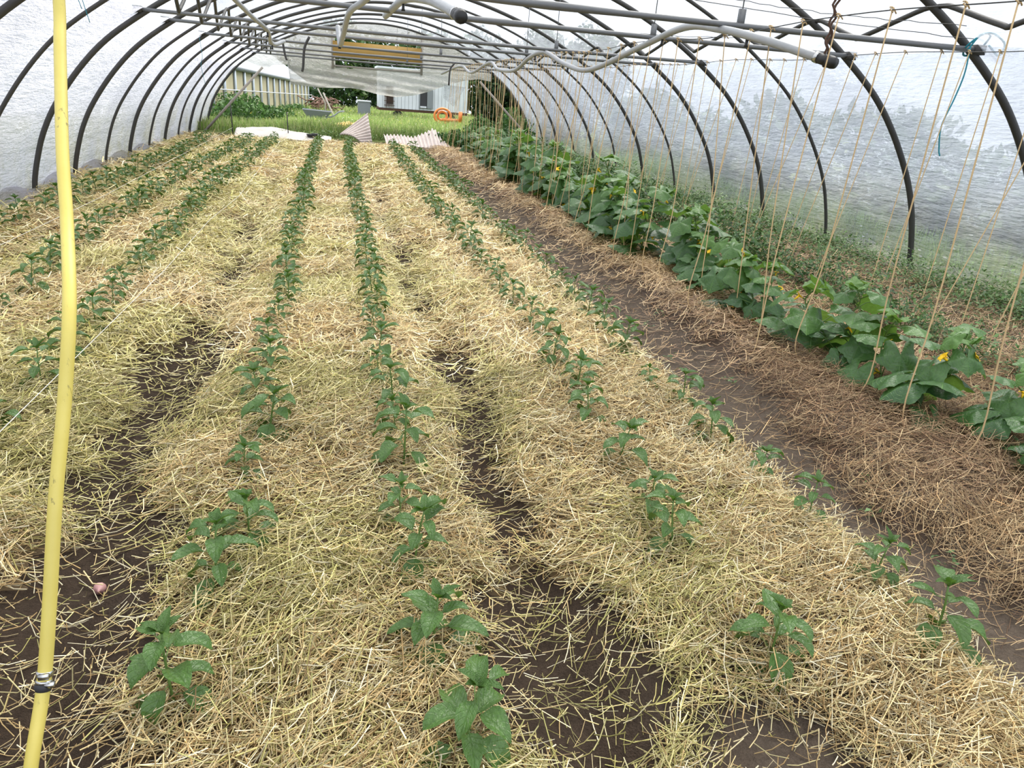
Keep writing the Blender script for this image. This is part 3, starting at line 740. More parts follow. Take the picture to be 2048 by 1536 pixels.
def twine(x0, y0, z0, x1, y1, z1, label, group, curl, r=.0042):
    t = empty('twine', (x0, y0, z0)); tag(t, label, 'string', group)
    d = np.array([x1-x0, y1-y0, z1-z0])
    pts = [np.zeros(3), d*.35+np.array([curl*.15, 0, 0]), d*.7+np.array([curl*.2, 0, 0]), d*.92+np.array([-curl*.25, 0, 0]), d+np.array([curl*.6, R_.uniform(-.05, .05), 0]), d+np.array([curl*1.6, R_.uniform(-.12, .12), .015])]
    if curl == 0: pts = pts[:4]+[d]
    mb = MB(); tube(mb, smooth_path(pts, 4), r, 5); mb.obj('cord', MAT['twine'], t)
    mb = MB(); tube(mb, [(-.02, 0, .012), (0, .008, .016), (.012, 0, -.002), (0, -.008, -.012), (-.012, .004, .004), (.01, .01, .014), (.045, .02, -.012)], .004, 5)
    mb.obj('knot', MAT['twine'], t)
fy = [2.62, 3.0, 3.3, 3.81, 4.27, 4.63, 5.0, 5.26]
while fy[-1] < 21.2: fy.append(fy[-1]+R_.uniform(.20, .34)*(1.35 if fy[-1] < 9 else 1))
for i, yy in enumerate(fy):
    x, z = WIRE_F(yy); yb = yy-R_.uniform(-.15, .30); xb = 2.95+R_.uniform(-.22, .22)+(.3 if yy > 10 else 0)
    twine(x, yy, z, xb, yb, float(z_hay(np.array([xb]), np.array([yb]))[0])+.01, f'{count_from(i, len(fy))} jute twine hanging from the front wire into the hay', 'jute twines of the front row', R_.choice([.0, .06, -.05, .10]))
bky = [4.0]
while bky[-1] < 21.2: bky.append(bky[-1]+R_.uniform(.20, .34)*(1.35 if bky[-1] < 9 else 1))
for i, yy in enumerate(bky):
    x, z = WIRE_B(yy); yb = yy+R_.uniform(-.25, .1); xb = 4.62+R_.uniform(-.2, .2)
    twine(x, yy, z, xb, yb, float(z_hay(np.array([xb]), np.array([yb]))[0])+.06, f'{count_from(i, len(bky))} jute twine hanging from the back wire behind the cucumbers', 'jute twines of the back row', 0)
# teal cord at the nearest clamp, rope and odd cords
t = empty('teal_cord', (5.30, 5.58, 2.24)); tag(t, 'teal cord looped round the nearest right hoop clamp with long hanging end', 'cord')
mb = MB(); tube(mb, smooth_path([(-.10, -.05, -.02), (-.04, -.08, .10), (.08, -.06, .10), (.07, .03, -.02), (-.03, .05, -.05), (-.10, -.04, .02), (.02, -.09, .12), (.22, -.08, .06), (.20, -.08, -.04), (.08, -.07, .03)], 6), .008, 6); mb.obj('loop', MAT['teal'], t)
mb = MB(); tube(mb, smooth_path([(-.09, -.06, 0), (-.11, -.10, -.2), (-.16, -.12, -.40), (-.25, -.16, -.62), (-.23, -.18, -.80), (-.22, -.2, -.86)], 6), .006, 6); mb.obj('tail', MAT['teal'], t)
mb = MB()
for k, (dx, dy, top) in enumerate(((0, 0, 2.62), (.03, .02, 2.58))):
    zz = np.linspace(top, 1.92, 26); tube(mb, np.stack([3.17+dx+.012*np.sin(zz*60+k), np.full(26, 4.55)+dy+.012*np.cos(zz*60+k), zz], 1), .008, 5)
tag(mb.obj('rope', MAT['rust']), 'knotted dark rope holding up the open pipe end above the hay bed', 'rope')
mb = MB(); tube(mb, smooth_path([(4.62, 4.3, 2.52), (4.60, 4.25, 2.2), (4.52, 4.22, 2.02), (4.56, 4.2, 1.9), (4.64, 4.2, 1.78)], 6), .007, 6)
tag(mb.obj('loose_string', MAT['wire']), 'dark blue cord dangling beside the nearest right hoop', 'string', 'loose cords')
for k, (x, y, z, l) in enumerate(((-1.98, 7.3, 2.45, .45), (-1.92, 7.25, 2.45, .55), (-2.0, 13.8, 2.1, .7))):
    mb = MB(); tube(mb, smooth_path([(x, y, z), (x+.02, y, z-l*.4), (x-.01, y, z-l*.6), (x+.03, y, z-l)], 5), .003, 4)
    tag(mb.obj('loose_string', MAT['teal']), ('short thin blue cord hanging in front of the left film', 'longer kinked blue cord hanging in front of the left film', 'thin blue cord dangling farther back on the left side')[k], 'string', 'loose cords')
# guide lines over the left rows
mb = MB(); tube(mb, [(-1.35, 2.6, .15), (-1.35, 3.1, .15), (-1.31, 4.2, .15), (-1.25, 5.93, .15), (-1.22, 8.15, .16), (-1.12, 9.9, .15), (-1.08, 22.25, .22)], .0018, 5)
tag(mb.obj('guide_line', MAT['white_cord']), 'white guide line stretched low along the pepper row by the left soil path', 'line', 'white guide lines')
mb = MB(); tube(mb, [(-2.68, 5.6, .15), (-2.64, 6.7, .15), (-2.58, 9.67, .15), (-2.56, 22.3, .2)], .002, 5)
tag(mb.obj('guide_line', MAT['white_cord']), 'white guide line stretched low between the two outermost left rows', 'line', 'white guide lines')
for x, h, lab in ((-2.56, .92, 'thin dark stake at the end of the outer left guide line'), (-1.08, .70, 'thin dark stake at the end of the inner left guide line')):
    mb = MB(); tube(mb, [(x, 22.3, -.1), (x-.02, 22.3, h)], .016, 6); tag(mb.obj('stake', MAT['hoop']), lab, 'stake', 'stakes at the bed ends')

# ------------------------------------------------------------------ irrigation pipes
def pipe(name, pts, r, label, open_end=None, jets=()):
    t = empty(name, pts[0]); tag(t, label, 'pipe', 'irrigation pipes under the roof')
    p = smooth_path(pts, 8)-np.array(pts[0]); mb = MB(); tube(mb, p, r, 10, open_end is None); mb.obj('tube', MAT['pvc'], t)
    if open_end is not None:
        k = 0 if open_end == 0 else -1; d = (p[0]-p[2]) if k == 0 else (p[-1]-p[-3]); d = d/np.linalg.norm(d)
        e = p[k]; mb = MB()
        tube(mb, [e-d*.09, e-d*.01], r*1.14, 12); tube(mb, [e-d*.015, e+d*.02, e+d*.045], [r*1.30, r*1.30, r*1.1], 12); cp = mb.obj('coupling', MAT['black'], t)
        mb = MB(); tube(mb, [e-d*.12, e-d*.09], r*1.2, 12); mb.obj('collar', MAT['steel'], cp)
    for j in jets:
        q = p[int(j*(len(p)-1))]; mb = MB(); tube(mb, [q+np.array([0, 0, -r*.8]), q+np.array([0, 0, -r-.03]), q+np.array([0, 0, -r-.05])], [.012, .012, .018], 7); mb.obj('sprinkler', MAT['black'], t)
pipe('irrigation_pipe', [(3.19, 4.5, 1.95), (3.01, 5.0, 2.08), (2.95, 5.61, 2.185), (2.98, 6.3, 2.24), (3.09, 7.5, 2.14), (3.1, 9.0, 1.95), (3.03, 9.8, 2.02), (2.95, 10.55, 2.18), (2.91, 11.2, 2.13), (3.01, 12.5, 1.98), (3.1, 14.2, 2.02), (3.2, 15.5, 2.17), (3.2, 17.5, 2.0), (3.2, 19, 2.16), (3.1, 21.5, 2.0)], .030, 'wavy grey irrigation pipe above the twine row with dark open end', 0, (.1, .25, .42, .55))
pipe('irrigation_pipe', [(.76, 4.6, 2.0), (.72, 5.0, 2.08), (.68, 5.61, 2.17), (.62, 6.6, 2.25), (.55, 7.6, 2.2)], .031, 'short pale grey pipe end pointing at the camera over the middle', 0, (.75,))
pipe('irrigation_pipe', [(.40, 5.7, 2.28), (.31, 6.5, 2.21), (.21, 7.25, 2.17), (.17, 8.0, 2.03), (.15, 8.5, 1.96), (.14, 8.62, 2.02), (.13, 8.75, 2.14)], .027, 'grey pipe hanging down over the middle path in front of vent', None, (.8,))
pipe('irrigation_pipe', [(-1.0, 8.2, 2.40), (-.91, 8.9, 2.31), (-.82, 9.8, 2.22), (-.71, 10.5, 2.13), (-.73, 11.2, 2.04), (-.70, 11.7, 2.02), (-.60, 12.2, 2.09)], .027, 'bent grey pipe drooping below the left cross bars', None, (.5, .75))
for pts, lab in (([(-.25, 13.0, 2.22), (-.33, 13.0, 2.05), (-.36, 13.0, 1.78), (-.38, 13.0, 1.70)], 'dark bent pipe piece dangling from a cross bar left of the vent'), ([(-.78, 15.4, 2.2), (-.75, 15.4, 2.0), (-.72, 15.4, 1.9)], 'small dark pipe piece hooked over a far left cross bar'), ([(3.0, 18.7, 2.2), (2.9, 18.7, 2.05), (2.88, 18.7, 1.7)], 'dark pipe piece hanging before the drooping end curtain')):
    mb = MB(); tube(mb, smooth_path(pts, 5), .02, 8); tag(mb.obj('hanging_pipe', MAT['hoop']), lab, 'pipe', 'loose pipe pieces')

# ------------------------------------------------------------------ yellow hose
t = empty('hose', (-.72, 1.42, 0)); tag(t, 'dirty yellow hose hanging from the roof down to the soil at left', 'hose')
hp = smooth_path([(-.73, 2.62, 2.24), (-.72, 2.5, 1.79), (-.71, 2.4, 1.62), (-.68, 2.2, 1.38), (-.65, 2.05, 1.21), (-.61, 1.85, 1.05), (-.62, 1.75, .85), (-.64, 1.65, .64), (-.66, 1.57, .42), (-.68, 1.5, .23), (-.70, 1.42, .09), (-.72, 1.36, -.05)], 8)-np.array([-.72, 1.42, 0])
mb = MB(); tube(mb, hp, .0155, 14); mb.obj('hose_pipe', MAT['hose'], t)
c = np.array([-.68, 1.5, .23])-np.array([-.72, 1.42, 0]); d = np.array([.02, .08, .18]); d /= np.linalg.norm(d)
mb = MB(); tube(mb, [c+d*.022, c+d*.034], .0185, 14); cl = mb.obj('clamp', MAT['steel'], t); mb = MB(); box(mb, c+d*.030+np.array([.004, -.019, .004]), (.022, .010, .012)); mb.obj('screw_housing', MAT['steel'], cl)
mb = MB(); tube(mb, [c-d*.012, c-d*.002, c+d*.008], [.0168, .0195, .017], 14); mb.obj('muddy_joint', MAT['dark'], t)
mb = MB(); tube(mb, [c+d*.006, c+d*.013], .0182, 14); box(mb, c+d*.008+np.array([.016, -.012, 0]), (.02, .012, .010)); mb.obj('clamp', MAT['steel'], t)
for k, (x, y, s, lab) in enumerate(((-.80, 2.28, .022, 'small pinkish bulb lying on the left soil path'), (-1.20, 2.14, .026, 'pinkish bulb half buried in straw at left edge'), (1.98, 2.74, .016, 'tiny pinkish bulb at the edge of the pale straw'))):
    mb = MB(); tube(mb, [(0, 0, -s*.9), (0, 0, -s*.6), (0, 0, 0), (0, 0, s*.6), (0, 0, s*1.0), (0, 0, s*1.7)], [s*.3, s*.8, s, s*.75, s*.3, s*.12], 10)
    o = mb.obj('bulb', MAT['bulb']); o.location = (x, y, z_at(x, y)+s*.7); o.rotation_euler = (1.2, .4, k*1.3); tag(o, lab, 'bulb', 'pinkish bulbs')

# ------------------------------------------------------------------ gable end
GY0 = 25.36
def gable_curtain():
    xs = np.arange(-3.2, 5.35, .06); us = np.linspace(0, 1, 40)
    bot = np.interp(xs, [-3.2, -2.5, -2.1, -1.85, -1.6, -1.16, -1.14, -.21, .72, 1.0, 1.67, 2.2, 2.8, 3.3, 3.78, 4.44, 4.9, 5.35], [2.06, 2.02, 1.88, 1.74, 1.93, 1.96, 1.41, 1.37, 1.43, 1.41, 1.29, 1.26, 1.36, 1.52, 1.72, 1.92, 2.0, 1.95])
    top = np.interp(xs, ARCH[:, 0], ARCH[:, 1])-.02
    top = np.maximum(top, bot+.04)
    U, Xv = np.meshgrid(us, xs, indexing='ij')
    Z = bot[None, :]+(top-bot)[None, :]*U
    lowz = sstep(2.15, 1.5, Z)
    Y = GY0+.05-.16*lowz*(.4+fbm(Xv*2, Z*6, 91))+.05*np.sin(Z*28+Xv*2.2)*lowz+.04*(fbm(Xv*3, Z*3, 93)-.5)
    V = np.stack([Xv, Y, Z], -1).reshape(-1, 3)
    Q = grid_quads(len(us), len(xs))
    cen = V[Q].mean(1)
    hole = (cen[:, 0] > .26) & (cen[:, 0] < 2.98) & (cen[:, 2] > 1.98+.05*cen[:, 0]) & (cen[:, 2] < 2.90)
    return quick_mesh('end_curtain', V, Q[~hole], MAT['film_old'], None, True)
cur = link('end_curtain', gable_curtain()); tag(cur, 'grimy film curtain rolled up and drooping across the far end opening', 'curtain')
fl = MB(); g = 8
P = [np.array(q) for q in ((3.72, 25.2, 1.75), (4.45, 25.2, 1.72), (4.05, 25.1, 1.10), (3.70, 25.1, 1.34))]
vv = []
for a in np.linspace(0, 1, g):
    for b in np.linspace(0, 1, g):
        q = (P[0]*(1-a)+P[1]*a)*(1-b)+(P[3]*(1-a)+P[2]*a)*b; q[1] += .03*math.sin(a*7+b*3); vv.append(q)
fl.add(vv, [tuple(q) for q in grid_quads(g, g)]); o = fl.obj('loose_flap', MAT['film_top'], cur); o['label'] = 'pale loose corner of film'
t = empty('roof_vent', (1.6, GY0, 2.05)); tag(t, 'open vent with tilted amber board in the far end wall', 'vent')
mb = MB(); box(mb, (0, -.06, .47), (2.78, .03, .50), rotx(-.25)); mb.obj('vent_board', MAT['amber_board'], t)
for x in (-1.40, 1.40):
    mb = MB(); box(mb, (x, .02, .45), (.07, .06, 1.05)); mb.obj('post', MAT['pole_wood'], t)
for z in (.0, .88):
    mb = MB(); box(mb, (0, .03, z), (2.8, .05, .05)); mb.obj('rail', MAT['pole_wood'], t)
for a, b, lab in (((-3.35, 22.0, -.03), (-1.66, 22.0, 1.80), 'pale pole leaning as a brace inside the far left hoop'), ((6.40, 22.0, -.05), (4.29, 22.0, 1.88), 'pale pole leaning as a brace inside the far right hoop')):
    mb = MB(); tube(mb, [a, b], .032, 8); tag(mb.obj('brace_pole', MAT['pole_wood']), lab, 'pole', 'brace poles at the far end')

# ------------------------------------------------------------------ things on the ground by the far end
def patch(name, fn, nu, nv, mat, label, cat, group=None, thick=.012):
    U, Vv = np.meshgrid(np.linspace(0, 1, nu), np.linspace(0, 1, nv), indexing='ij')
    P = fn(U, Vv).reshape(-1, 3)
    me = quick_mesh(name, P, grid_quads(nu, nv), mat, None, True); o = link(name, me)
    md = o.modifiers.new('thickness', 'SOLIDIFY'); md.thickness = thick
    return tag(o, label, cat, group)
def sheet_a(u, v):  # u along the ridges, v across them
    A0, A1 = np.array([.33, 22.0, .20]), np.array([.92, 21.75, .02]); B0, B1 = np.array([1.13, 22.5, .80]), np.array([1.24, 22.2, -.02])
    e = lambda p: p[None, None, :]
    A = e(A0)*(1-v[..., None])+e(A1)*v[..., None]; B = e(B0)*(1-v[..., None])+e(B1)*v[..., None]
    P = A*(1-u[..., None])+B*u[..., None]
    P[..., 1] -= .22*np.sin(v*PI)*(1-.4*u)+.022*np.cos(v*2*PI*9)
    P[..., 2] += .10*np.sin(v*PI)*(1-u)+.016*np.cos(v*2*PI*9)
    return P
patch('corrugated_sheet', sheet_a, 12, 90, MAT['sheet'], 'curled corrugated sheet standing on end beyond the middle beds', 'sheet', 'corrugated sheets')
def sheet_b(u, v):
    x = 1.62+1.95*u; zt = np.interp(u, [0, .25, .45, .62, .75, .86, 1], [.24, .26, .22, .36, .50, .38, .06])
    y = 21.75+1.1*v; z = -.02+v**.8*zt+.03*np.cos(u*2*PI*19)+.04*np.sin(u*9)*(1-v)
    return np.stack([x, y, z], -1)
patch('corrugated_sheet', sheet_b, 160, 10, MAT['sheet'], 'flat wavy corrugated sheet lying at the end of the right bed', 'sheet', 'corrugated sheets')
def tarp(u, v):
    x = -2.5+2.6*u; y = 21.9+1.7*v+.2*np.sin(u*6); z = .03+.16*np.sin(v*PI)**.7*np.interp(u, [0, .1, .35, .6, 1], [.9, 1, 1.3, .9, .3])+.05*(fbm(u*9, v*7, 95)-.5)-.06*(1-np.sin(v*PI))
    return np.stack([x, y, z], -1)
patch('fabric_sheet', tarp, 60, 24, MAT['tarp'], 'crumpled off-white fabric sheet lying beyond the left beds', 'sheet')
mb = MB(); box(mb, (0, 0, 0), (.34, .22, .05), rotz(.2)); box(mb, (.05, 0, .03), (.18, .2, .03)); o = mb.obj('dark_bag', MAT['black']); o.location = (-.40, 22.1, .14); tag(o, 'small flat black bag lying on the off-white fabric sheet', 'bag')
# wheelbarrow in the tall grass
t = empty('wheelbarrow', (-.35, 31.0, -.14)); tag(t, 'dark grey wheelbarrow half hidden in the grass beyond the tunnel', 'wheelbarrow')
mb = MB(); bt = [(-.36, -.24, .32), (.30, -.24, .36), (.30, .24, .36), (-.36, .24, .32)]; tp = [(-.58, -.36, .66), (.50, -.36, .62), (.50, .36, .62), (-.58, .36, .66)]
mb.add(bt+tp, [(0, 1, 2, 3), (0, 4, 5, 1), (1, 5, 6, 2), (2, 6, 7, 3), (3, 7, 4, 0)]); o = mb.obj('tray', MAT['grey_paint'], t, False); o.modifiers.new('thickness', 'SOLIDIFY').thickness = .02
mb = MB(); a = np.linspace(0, 2*PI, 21); tube(mb, np.stack([-.62+.17*np.cos(a), 0*a, .17+.17*np.sin(a)], 1), .04, 8, False); tube(mb, [(-.62, -.08, .17), (-.62, .08, .17)], .03, 8); mb.obj('wheel', MAT['black'], t)
for s in (-1, 1):
    mb = MB(); tube(mb, smooth_path([(-.62, .1*s, .17), (-.1, .22*s, .32), (.5, .28*s, .42), (.8, .3*s, .62), (1.0, .3*s, .66)], 4), .018, 7); mb.obj('handle', MAT['grey_paint'], t)
    mb = MB(); tube(mb, [(.2, .24*s, .34), (.32, .26*s, 0)], .016, 6); mb.obj('leg', MAT['grey_paint'], t)
# straw heap, poles, brush pile, orange reel
mb = MB(); nu, nv = 28, 20
U, Vv = np.meshgrid(np.linspace(-1, 1, nu), np.linspace(-1, 1, nv), indexing='ij'); rr = np.clip(1-U*U-Vv*Vv, 0, 1)
hx, hy = .72, 26.5
hz = rr**.6*.34*(.7+.6*fbm(U*3+5, Vv*3, 97))-.08-.02*(hy-24)
hv = np.stack([hx+U*.75, hy+Vv*.7, hz], -1).reshape(-1, 3)
n = 2600; uu = rng.uniform(-1, 1, n); vv = rng.uniform(-1, 1, n); k = uu*uu+vv*vv < 1; uu, vv = uu[k], vv[k]
zf = lambda bx, by: np.clip(1-((bx-hx)/.75)**2-((by-hy)/.7)**2, 0, 1)**.6*.36-.12
sv, sq, scol = straw_strands(hx+uu*.75, hy+vv*.7, rng.uniform(.12, .3, len(uu)), rng.uniform(.012, .02, len(uu)), PALE*np.array([1.1, 1.0, .7]), False, zf)
o = link('straw_heap', quick_mesh('straw_heap', np.concatenate([hv, sv]), np.concatenate([grid_quads(nu, nv), sq+len(hv)]), MAT['straw'], np.concatenate([np.tile([.62, .50, .22], (len(hv), 1)), scol])))
tag(o, 'bright yellow straw heap in the grass behind the curled corrugated sheet', 'straw', None, 'stuff')
for a, b, lab in (((.45, 33, -.2), (-.15, 33, 1.12), 'thin bare pole leaning above the straw heap'), ((-.10, 40, .55), (-.45, 40, 1.2), 'short dark pole leaning at the corner of the glasshouse')):
    mb = MB(); tube(mb, [(a[0], a[1], -.35), a, b], .035, 7); tag(mb.obj('leaning_pole', MAT['pole_wood']), lab, 'pole', 'poles leaning in the meadow')
mb = MB(); r = random.Random(5)
for k in range(160):
    c = np.array([-.25+r.gauss(0, .45), 46+r.gauss(0, .5), r.uniform(-.5, .62)]); d = np.array([r.uniform(-.5, .5), r.uniform(-.3, .3), r.uniform(-.2, .35)]); tube(mb, [c-d*.6, c+d*.6], .03, 4)
tag(mb.obj('brush_pile', MAT['brush']), 'reddish brush pile at the far corner of the glasshouse', 'brush pile', None, 'stuff')
t = empty('orange_reel', (5.45, 37.0, -.22)); tag(t, 'orange reel with round rim lying in grass by the white trailer', 'reel')
a = np.linspace(0, 2*PI, 33); mb = MB(); tube(mb, np.stack([.40*np.cos(a), 0*a, .62+.34*np.sin(a)], 1), .055, 8, False); mb.obj('rim', MAT['orange'], t)
mb = MB(); tube(mb, np.stack([.22*np.cos(a), 0*a+.1, .62+.20*np.sin(a)], 1), .06, 8, False); mb.obj('hub', MAT['orange'], t)
mb = MB(); box(mb, (.42, 0, .45), (.9, .14, .14)); box(mb, (.88, 0, .62), (.16, .16, .5)); mb.obj('stand', MAT['orange'], t)

# ------------------------------------------------------------------ glasshouse, trailer
def gl(y): return -4.13+(y-27)*.0888, 1.92-(y-27)*.0205
t = empty('glasshouse', (-4.13, 27, 0)); tag(t, 'long glasshouse with pale posts and tan screens beyond the far end', 'greenhouse')
org = np.array([-4.13, 27, 0]); ys = np.arange(27, 60.1, 1.95)
for k, y in enumerate(ys):
    x, ze = gl(y); zg = -.02*(y-24)-.1
    mb = MB(); box(mb, np.array([x+.06, y, (ze+zg)/2])-org, (.09, .13, ze-zg)); mb.obj('post', MAT['alu'], t)
    if k < len(ys)-1:
        x2, z2 = gl(ys[k+1]); zg2 = -.02*(ys[k+1]-24)-.1
        mb = MB(); mb.add(np.array([(x, y, zg), (x2, ys[k+1], zg2), (x2, ys[k+1], z2), (x, y, ze)])-org, [(0, 1, 2, 3)]); mb.obj('screen_panel', MAT['tan_screen'], t, False)
xa, za = gl(27); xb, zb2 = gl(60)
mb = MB(); tube(mb, np.array([(xa+.08, 27, za), (xb+.08, 60, zb2)])-org, .10, 6); mb.obj('gutter', MAT['grey_paint'], t)
mb = MB(); tube(mb, np.array([(xa+.12, 27, za-.85), (xb+.12, 60, zb2-.75)])-org, .02, 5); mb.obj('rail', MAT['white_paint'], t)
mb = MB(); v = np.array([(xa, 27, za), (xb, 60, zb2), (xb-6, 60.5, zb2+4.0), (xa-6, 27.5, za+4.0)])-org; mb.add(v, [(0, 1, 2, 3)]); o = mb.obj('roof', MAT['roof_glass'], t, False); o.modifiers.new('thickness', 'SOLIDIFY').thickness = .04
mb = MB(); mb.add(np.array([(xa, 27, -.2), (xa, 27, za), (xa-6, 27.5, za+1.7), (xa-6, 27.5, -.2)])-org, [(0, 1, 2, 3)]); mb.obj('end_panel', MAT['roof_glass'], t, False)
t = empty('trailer', (2.9, 45, -.42)); tag(t, 'white boarded trailer standing behind the meadow with an open door', 'trailer')
mb = MB()
for k in range(24): box(mb, (.1+k*.215, 0, 1.85), (.20, .05, 2.1))
box(mb, (2.6, 1.1, 1.85), (5.15, 2.1, 2.06)); mb.obj('body', MAT['white_paint'], t, False)
mb = MB(); box(mb, (2.6, 1.1, 2.95), (5.4, 2.5, .10)); mb.obj('roof', MAT['white_paint'], t, False)
mb = MB(); box(mb, (2.6, 1.0, .74), (5.2, 2.0, .16)); mb.obj('chassis', MAT['rust'], t, False)
mb = MB(); box(mb, (2.60, -.04, 1.42), (.46, .06, 1.02)); dw = mb.obj('doorway', MAT['dark'], t, False)
mb = MB(); box(mb, (2.95, -.10, 1.42), (.34, .05, 1.0)); box(mb, (2.34, -.06, 1.42), (.06, .06, 1.06)); mb.obj('door', MAT['grey_paint'], dw, False)
mb = MB(); box(mb, (2.56, -.10, .98), (.36, .10, .09)); mb.obj('door_step', MAT['white_paint'], t, False)
mb = MB(); box(mb, (.62, -.05, 1.50), (.36, .06, .95)); mb.obj('window', MAT['dark'], t, False)
mb = MB()
for k in range(6): box(mb, (.35+.09*k, -.12, 1.3), (.03, .03, .9))
for k in range(4): box(mb, (.6, -.12, .95+.24*k), (.6, .03, .03))
mb.obj('ladder_rack', MAT['rust'], t, False)
for x in (1.1, 4.2):
    mb = MB(); a = np.linspace(0, 2*PI, 21); tube(mb, np.stack([x+.27*np.cos(a), 0*a+.1, .34+.27*np.sin(a)], 1), .08, 8, False); tube(mb, [(x, .02, .34), (x, .18, .34)], .18, 12); mb.obj('wheel', MAT['black'], t)
t = empty('storage_box', (1.75, 46, -.44)); tag(t, 'low grey box unit left of the white trailer', 'box')
mb = MB(); box(mb, (.35, 0, .55), (.7, .8, 1.0)); mb.obj('body', MAT['grey_paint'], t, False)
mb = MB(); box(mb, (.35, 0, 1.08), (.8, .9, .06)); mb.obj('roof', MAT['white_paint'], t, False)

# ------------------------------------------------------------------ trees, hedge, meadow
def leaf_cloud(n, c, rad, size, cols, flat=1.0, seed=0):
    g = np.random.default_rng(seed)
    d = g.normal(size=(n, 3)); d /= np.linalg.norm(d, axis=1)[:, None]
    lump = .72+.5*vnoise(d[:, 0]*2.2+seed, d[:, 1]*2.2+d[:, 2]*2.2, seed % 50)
    r = g.random(n)**.33*lump
    p = d*r[:, None]*np.array(rad)+np.array(c)
    a = g.normal(size=(n, 3)); a /= np.linalg.norm(a, axis=1)[:, None]
    b = np.cross(a, g.normal(size=(n, 3))); b /= np.linalg.norm(b, axis=1)[:, None]
    s = size*g.uniform(.6, 1.4, n)[:, None]
    V = np.stack([p-a*s, p+b*s*.5, p+a*s, p-b*s*.5], 1).reshape(-1, 3)
    Q = np.arange(4*n).reshape(n, 4)
    col = np.array(cols)[g.integers(0, len(cols), n)]*g.uniform(.6, 1.3, n)[:, None]
    return V, Q, np.repeat(col, 4, 0)
TREEC = [(.030, .075, .018), (.045, .10, .025), (.022, .055, .018), (.075, .13, .03)]
def tree(name, x, y, h, rx, rz_, n, size, label, group, seed, cols=TREEC, base=None, cat='tree'):
    z0 = -.02*max(0, y-24)-.1
    t = empty(name, (x, y, z0)); tag(t, label, cat, group)
    low = name == 'shrub'
    V, Q, c = leaf_cloud(n, (0, 0, h*.5 if low else h-rz_), (rx, rx, h*.55 if low else rz_), size, cols, 1, seed)
    V[:, 2] = np.maximum(V[:, 2], .02)
    link('crown', quick_mesh('crown', V, Q, MAT['crown'], c), t)
    mb = MB(); tube(mb, smooth_path([(0, 0, -.1), (.05, 0, h*.3), (0, .05, h*.62)], 4), np.linspace(.14, .05, 9)*(.4 if low else 1), 7); mb.obj('trunk', MAT['bark'], t)
BG = [(-1.9, 74, 4.4), (1.2, 68, 5.4), (5.0, 70, 5.2), (8.8, 66, 5.8), (12.6, 64, 5.6), (16.5, 60, 6.0), (20.5, 58, 6.2)]
for i, (x, y, h) in enumerate(BG):
    tree('tree', x, y, h+1.7, 3.0, 3.7, 3600, .22, f'{"leftmost" if i == 0 else ordinal(i+1)+" from left"} of the dark green trees closing the far side of the meadow', 'trees behind the meadow', 200+i)
HD = [(6.6, 29.0, 3.3), (8.0, 28.2, 3.6), (9.6, 30.0, 3.7), (8.4, 33.5, 3.6), (10.5, 35.5, 4.0), (11.5, 40, 4.2)]
for i, (x, y, h) in enumerate(HD):
    tree('shrub', x, y, h, 1.25, 1.6, 3600, .11, f'{count_from(i, len(HD))} dark dense shrub outside the far right corner of the tunnel', 'dark shrubs outside the far right corner', 230+i, [(.020, .050, .014), (.030, .070, .020), (.012, .030, .010)], cat='shrub')
SD = [3.6, 5.6, 7.7, 9.9, 12.0, 14.2, 16.4, 18.8, 21.0, 23.4]
for i, y in enumerate(SD):
    tree('shrub', 9.7+.5*math.sin(i*2.1), y, 1.75+.4*math.sin(i*1.7), 1.25, 1.2, 1500, .14, f'{count_from(i, len(SD))} shrub dimly seen through the right film wall', 'shrubs outside the right film', 260+i, [(.10, .17, .06), (.07, .13, .05), (.14, .20, .08)], cat='shrub')
LB = [(-2.9, 26.6, 1.0, .9), (-2.3, 28.0, .85, .8), (-3.1, 29.5, 1.15, 1.0), (-2.0, 31.0, .75, .8), (-2.5, 33.5, .7, .8), (-1.5, 38.0, .8, .9)]
for i, (x, y, h, w) in enumerate(LB):
    tree('shrub', x, y, h, w, h*.5, 1100, .075, f'{count_from(i, len(LB))} leafy bush growing in front of the glasshouse posts', 'bushes by the glasshouse', 290+i, [(.07, .15, .035), (.10, .20, .05), (.05, .11, .03)], cat='bush')
RB = [(3.9, 23.0, .55), (4.6, 23.4, .8), (5.3, 22.8, .85), (5.9, 23.6, 1.1), (4.9, 24.8, 1.0), (6.1, 25.4, 1.3), (3.4, 22.6, .5)]
RB.sort(key=lambda q: q[0])
for i, (x, y, h) in enumerate(RB):
    tree('shrub', x, y, h, .5, h*.5, 900, .06, f'{"leftmost" if i == 0 else ordinal(i+1)+" from left"} of the weedy bushes past the far end of cucumber row', 'weedy bushes past the cucumbers', 320+i, [(.08, .17, .04), (.11, .22, .06), (.05, .12, .03)], cat='bush')
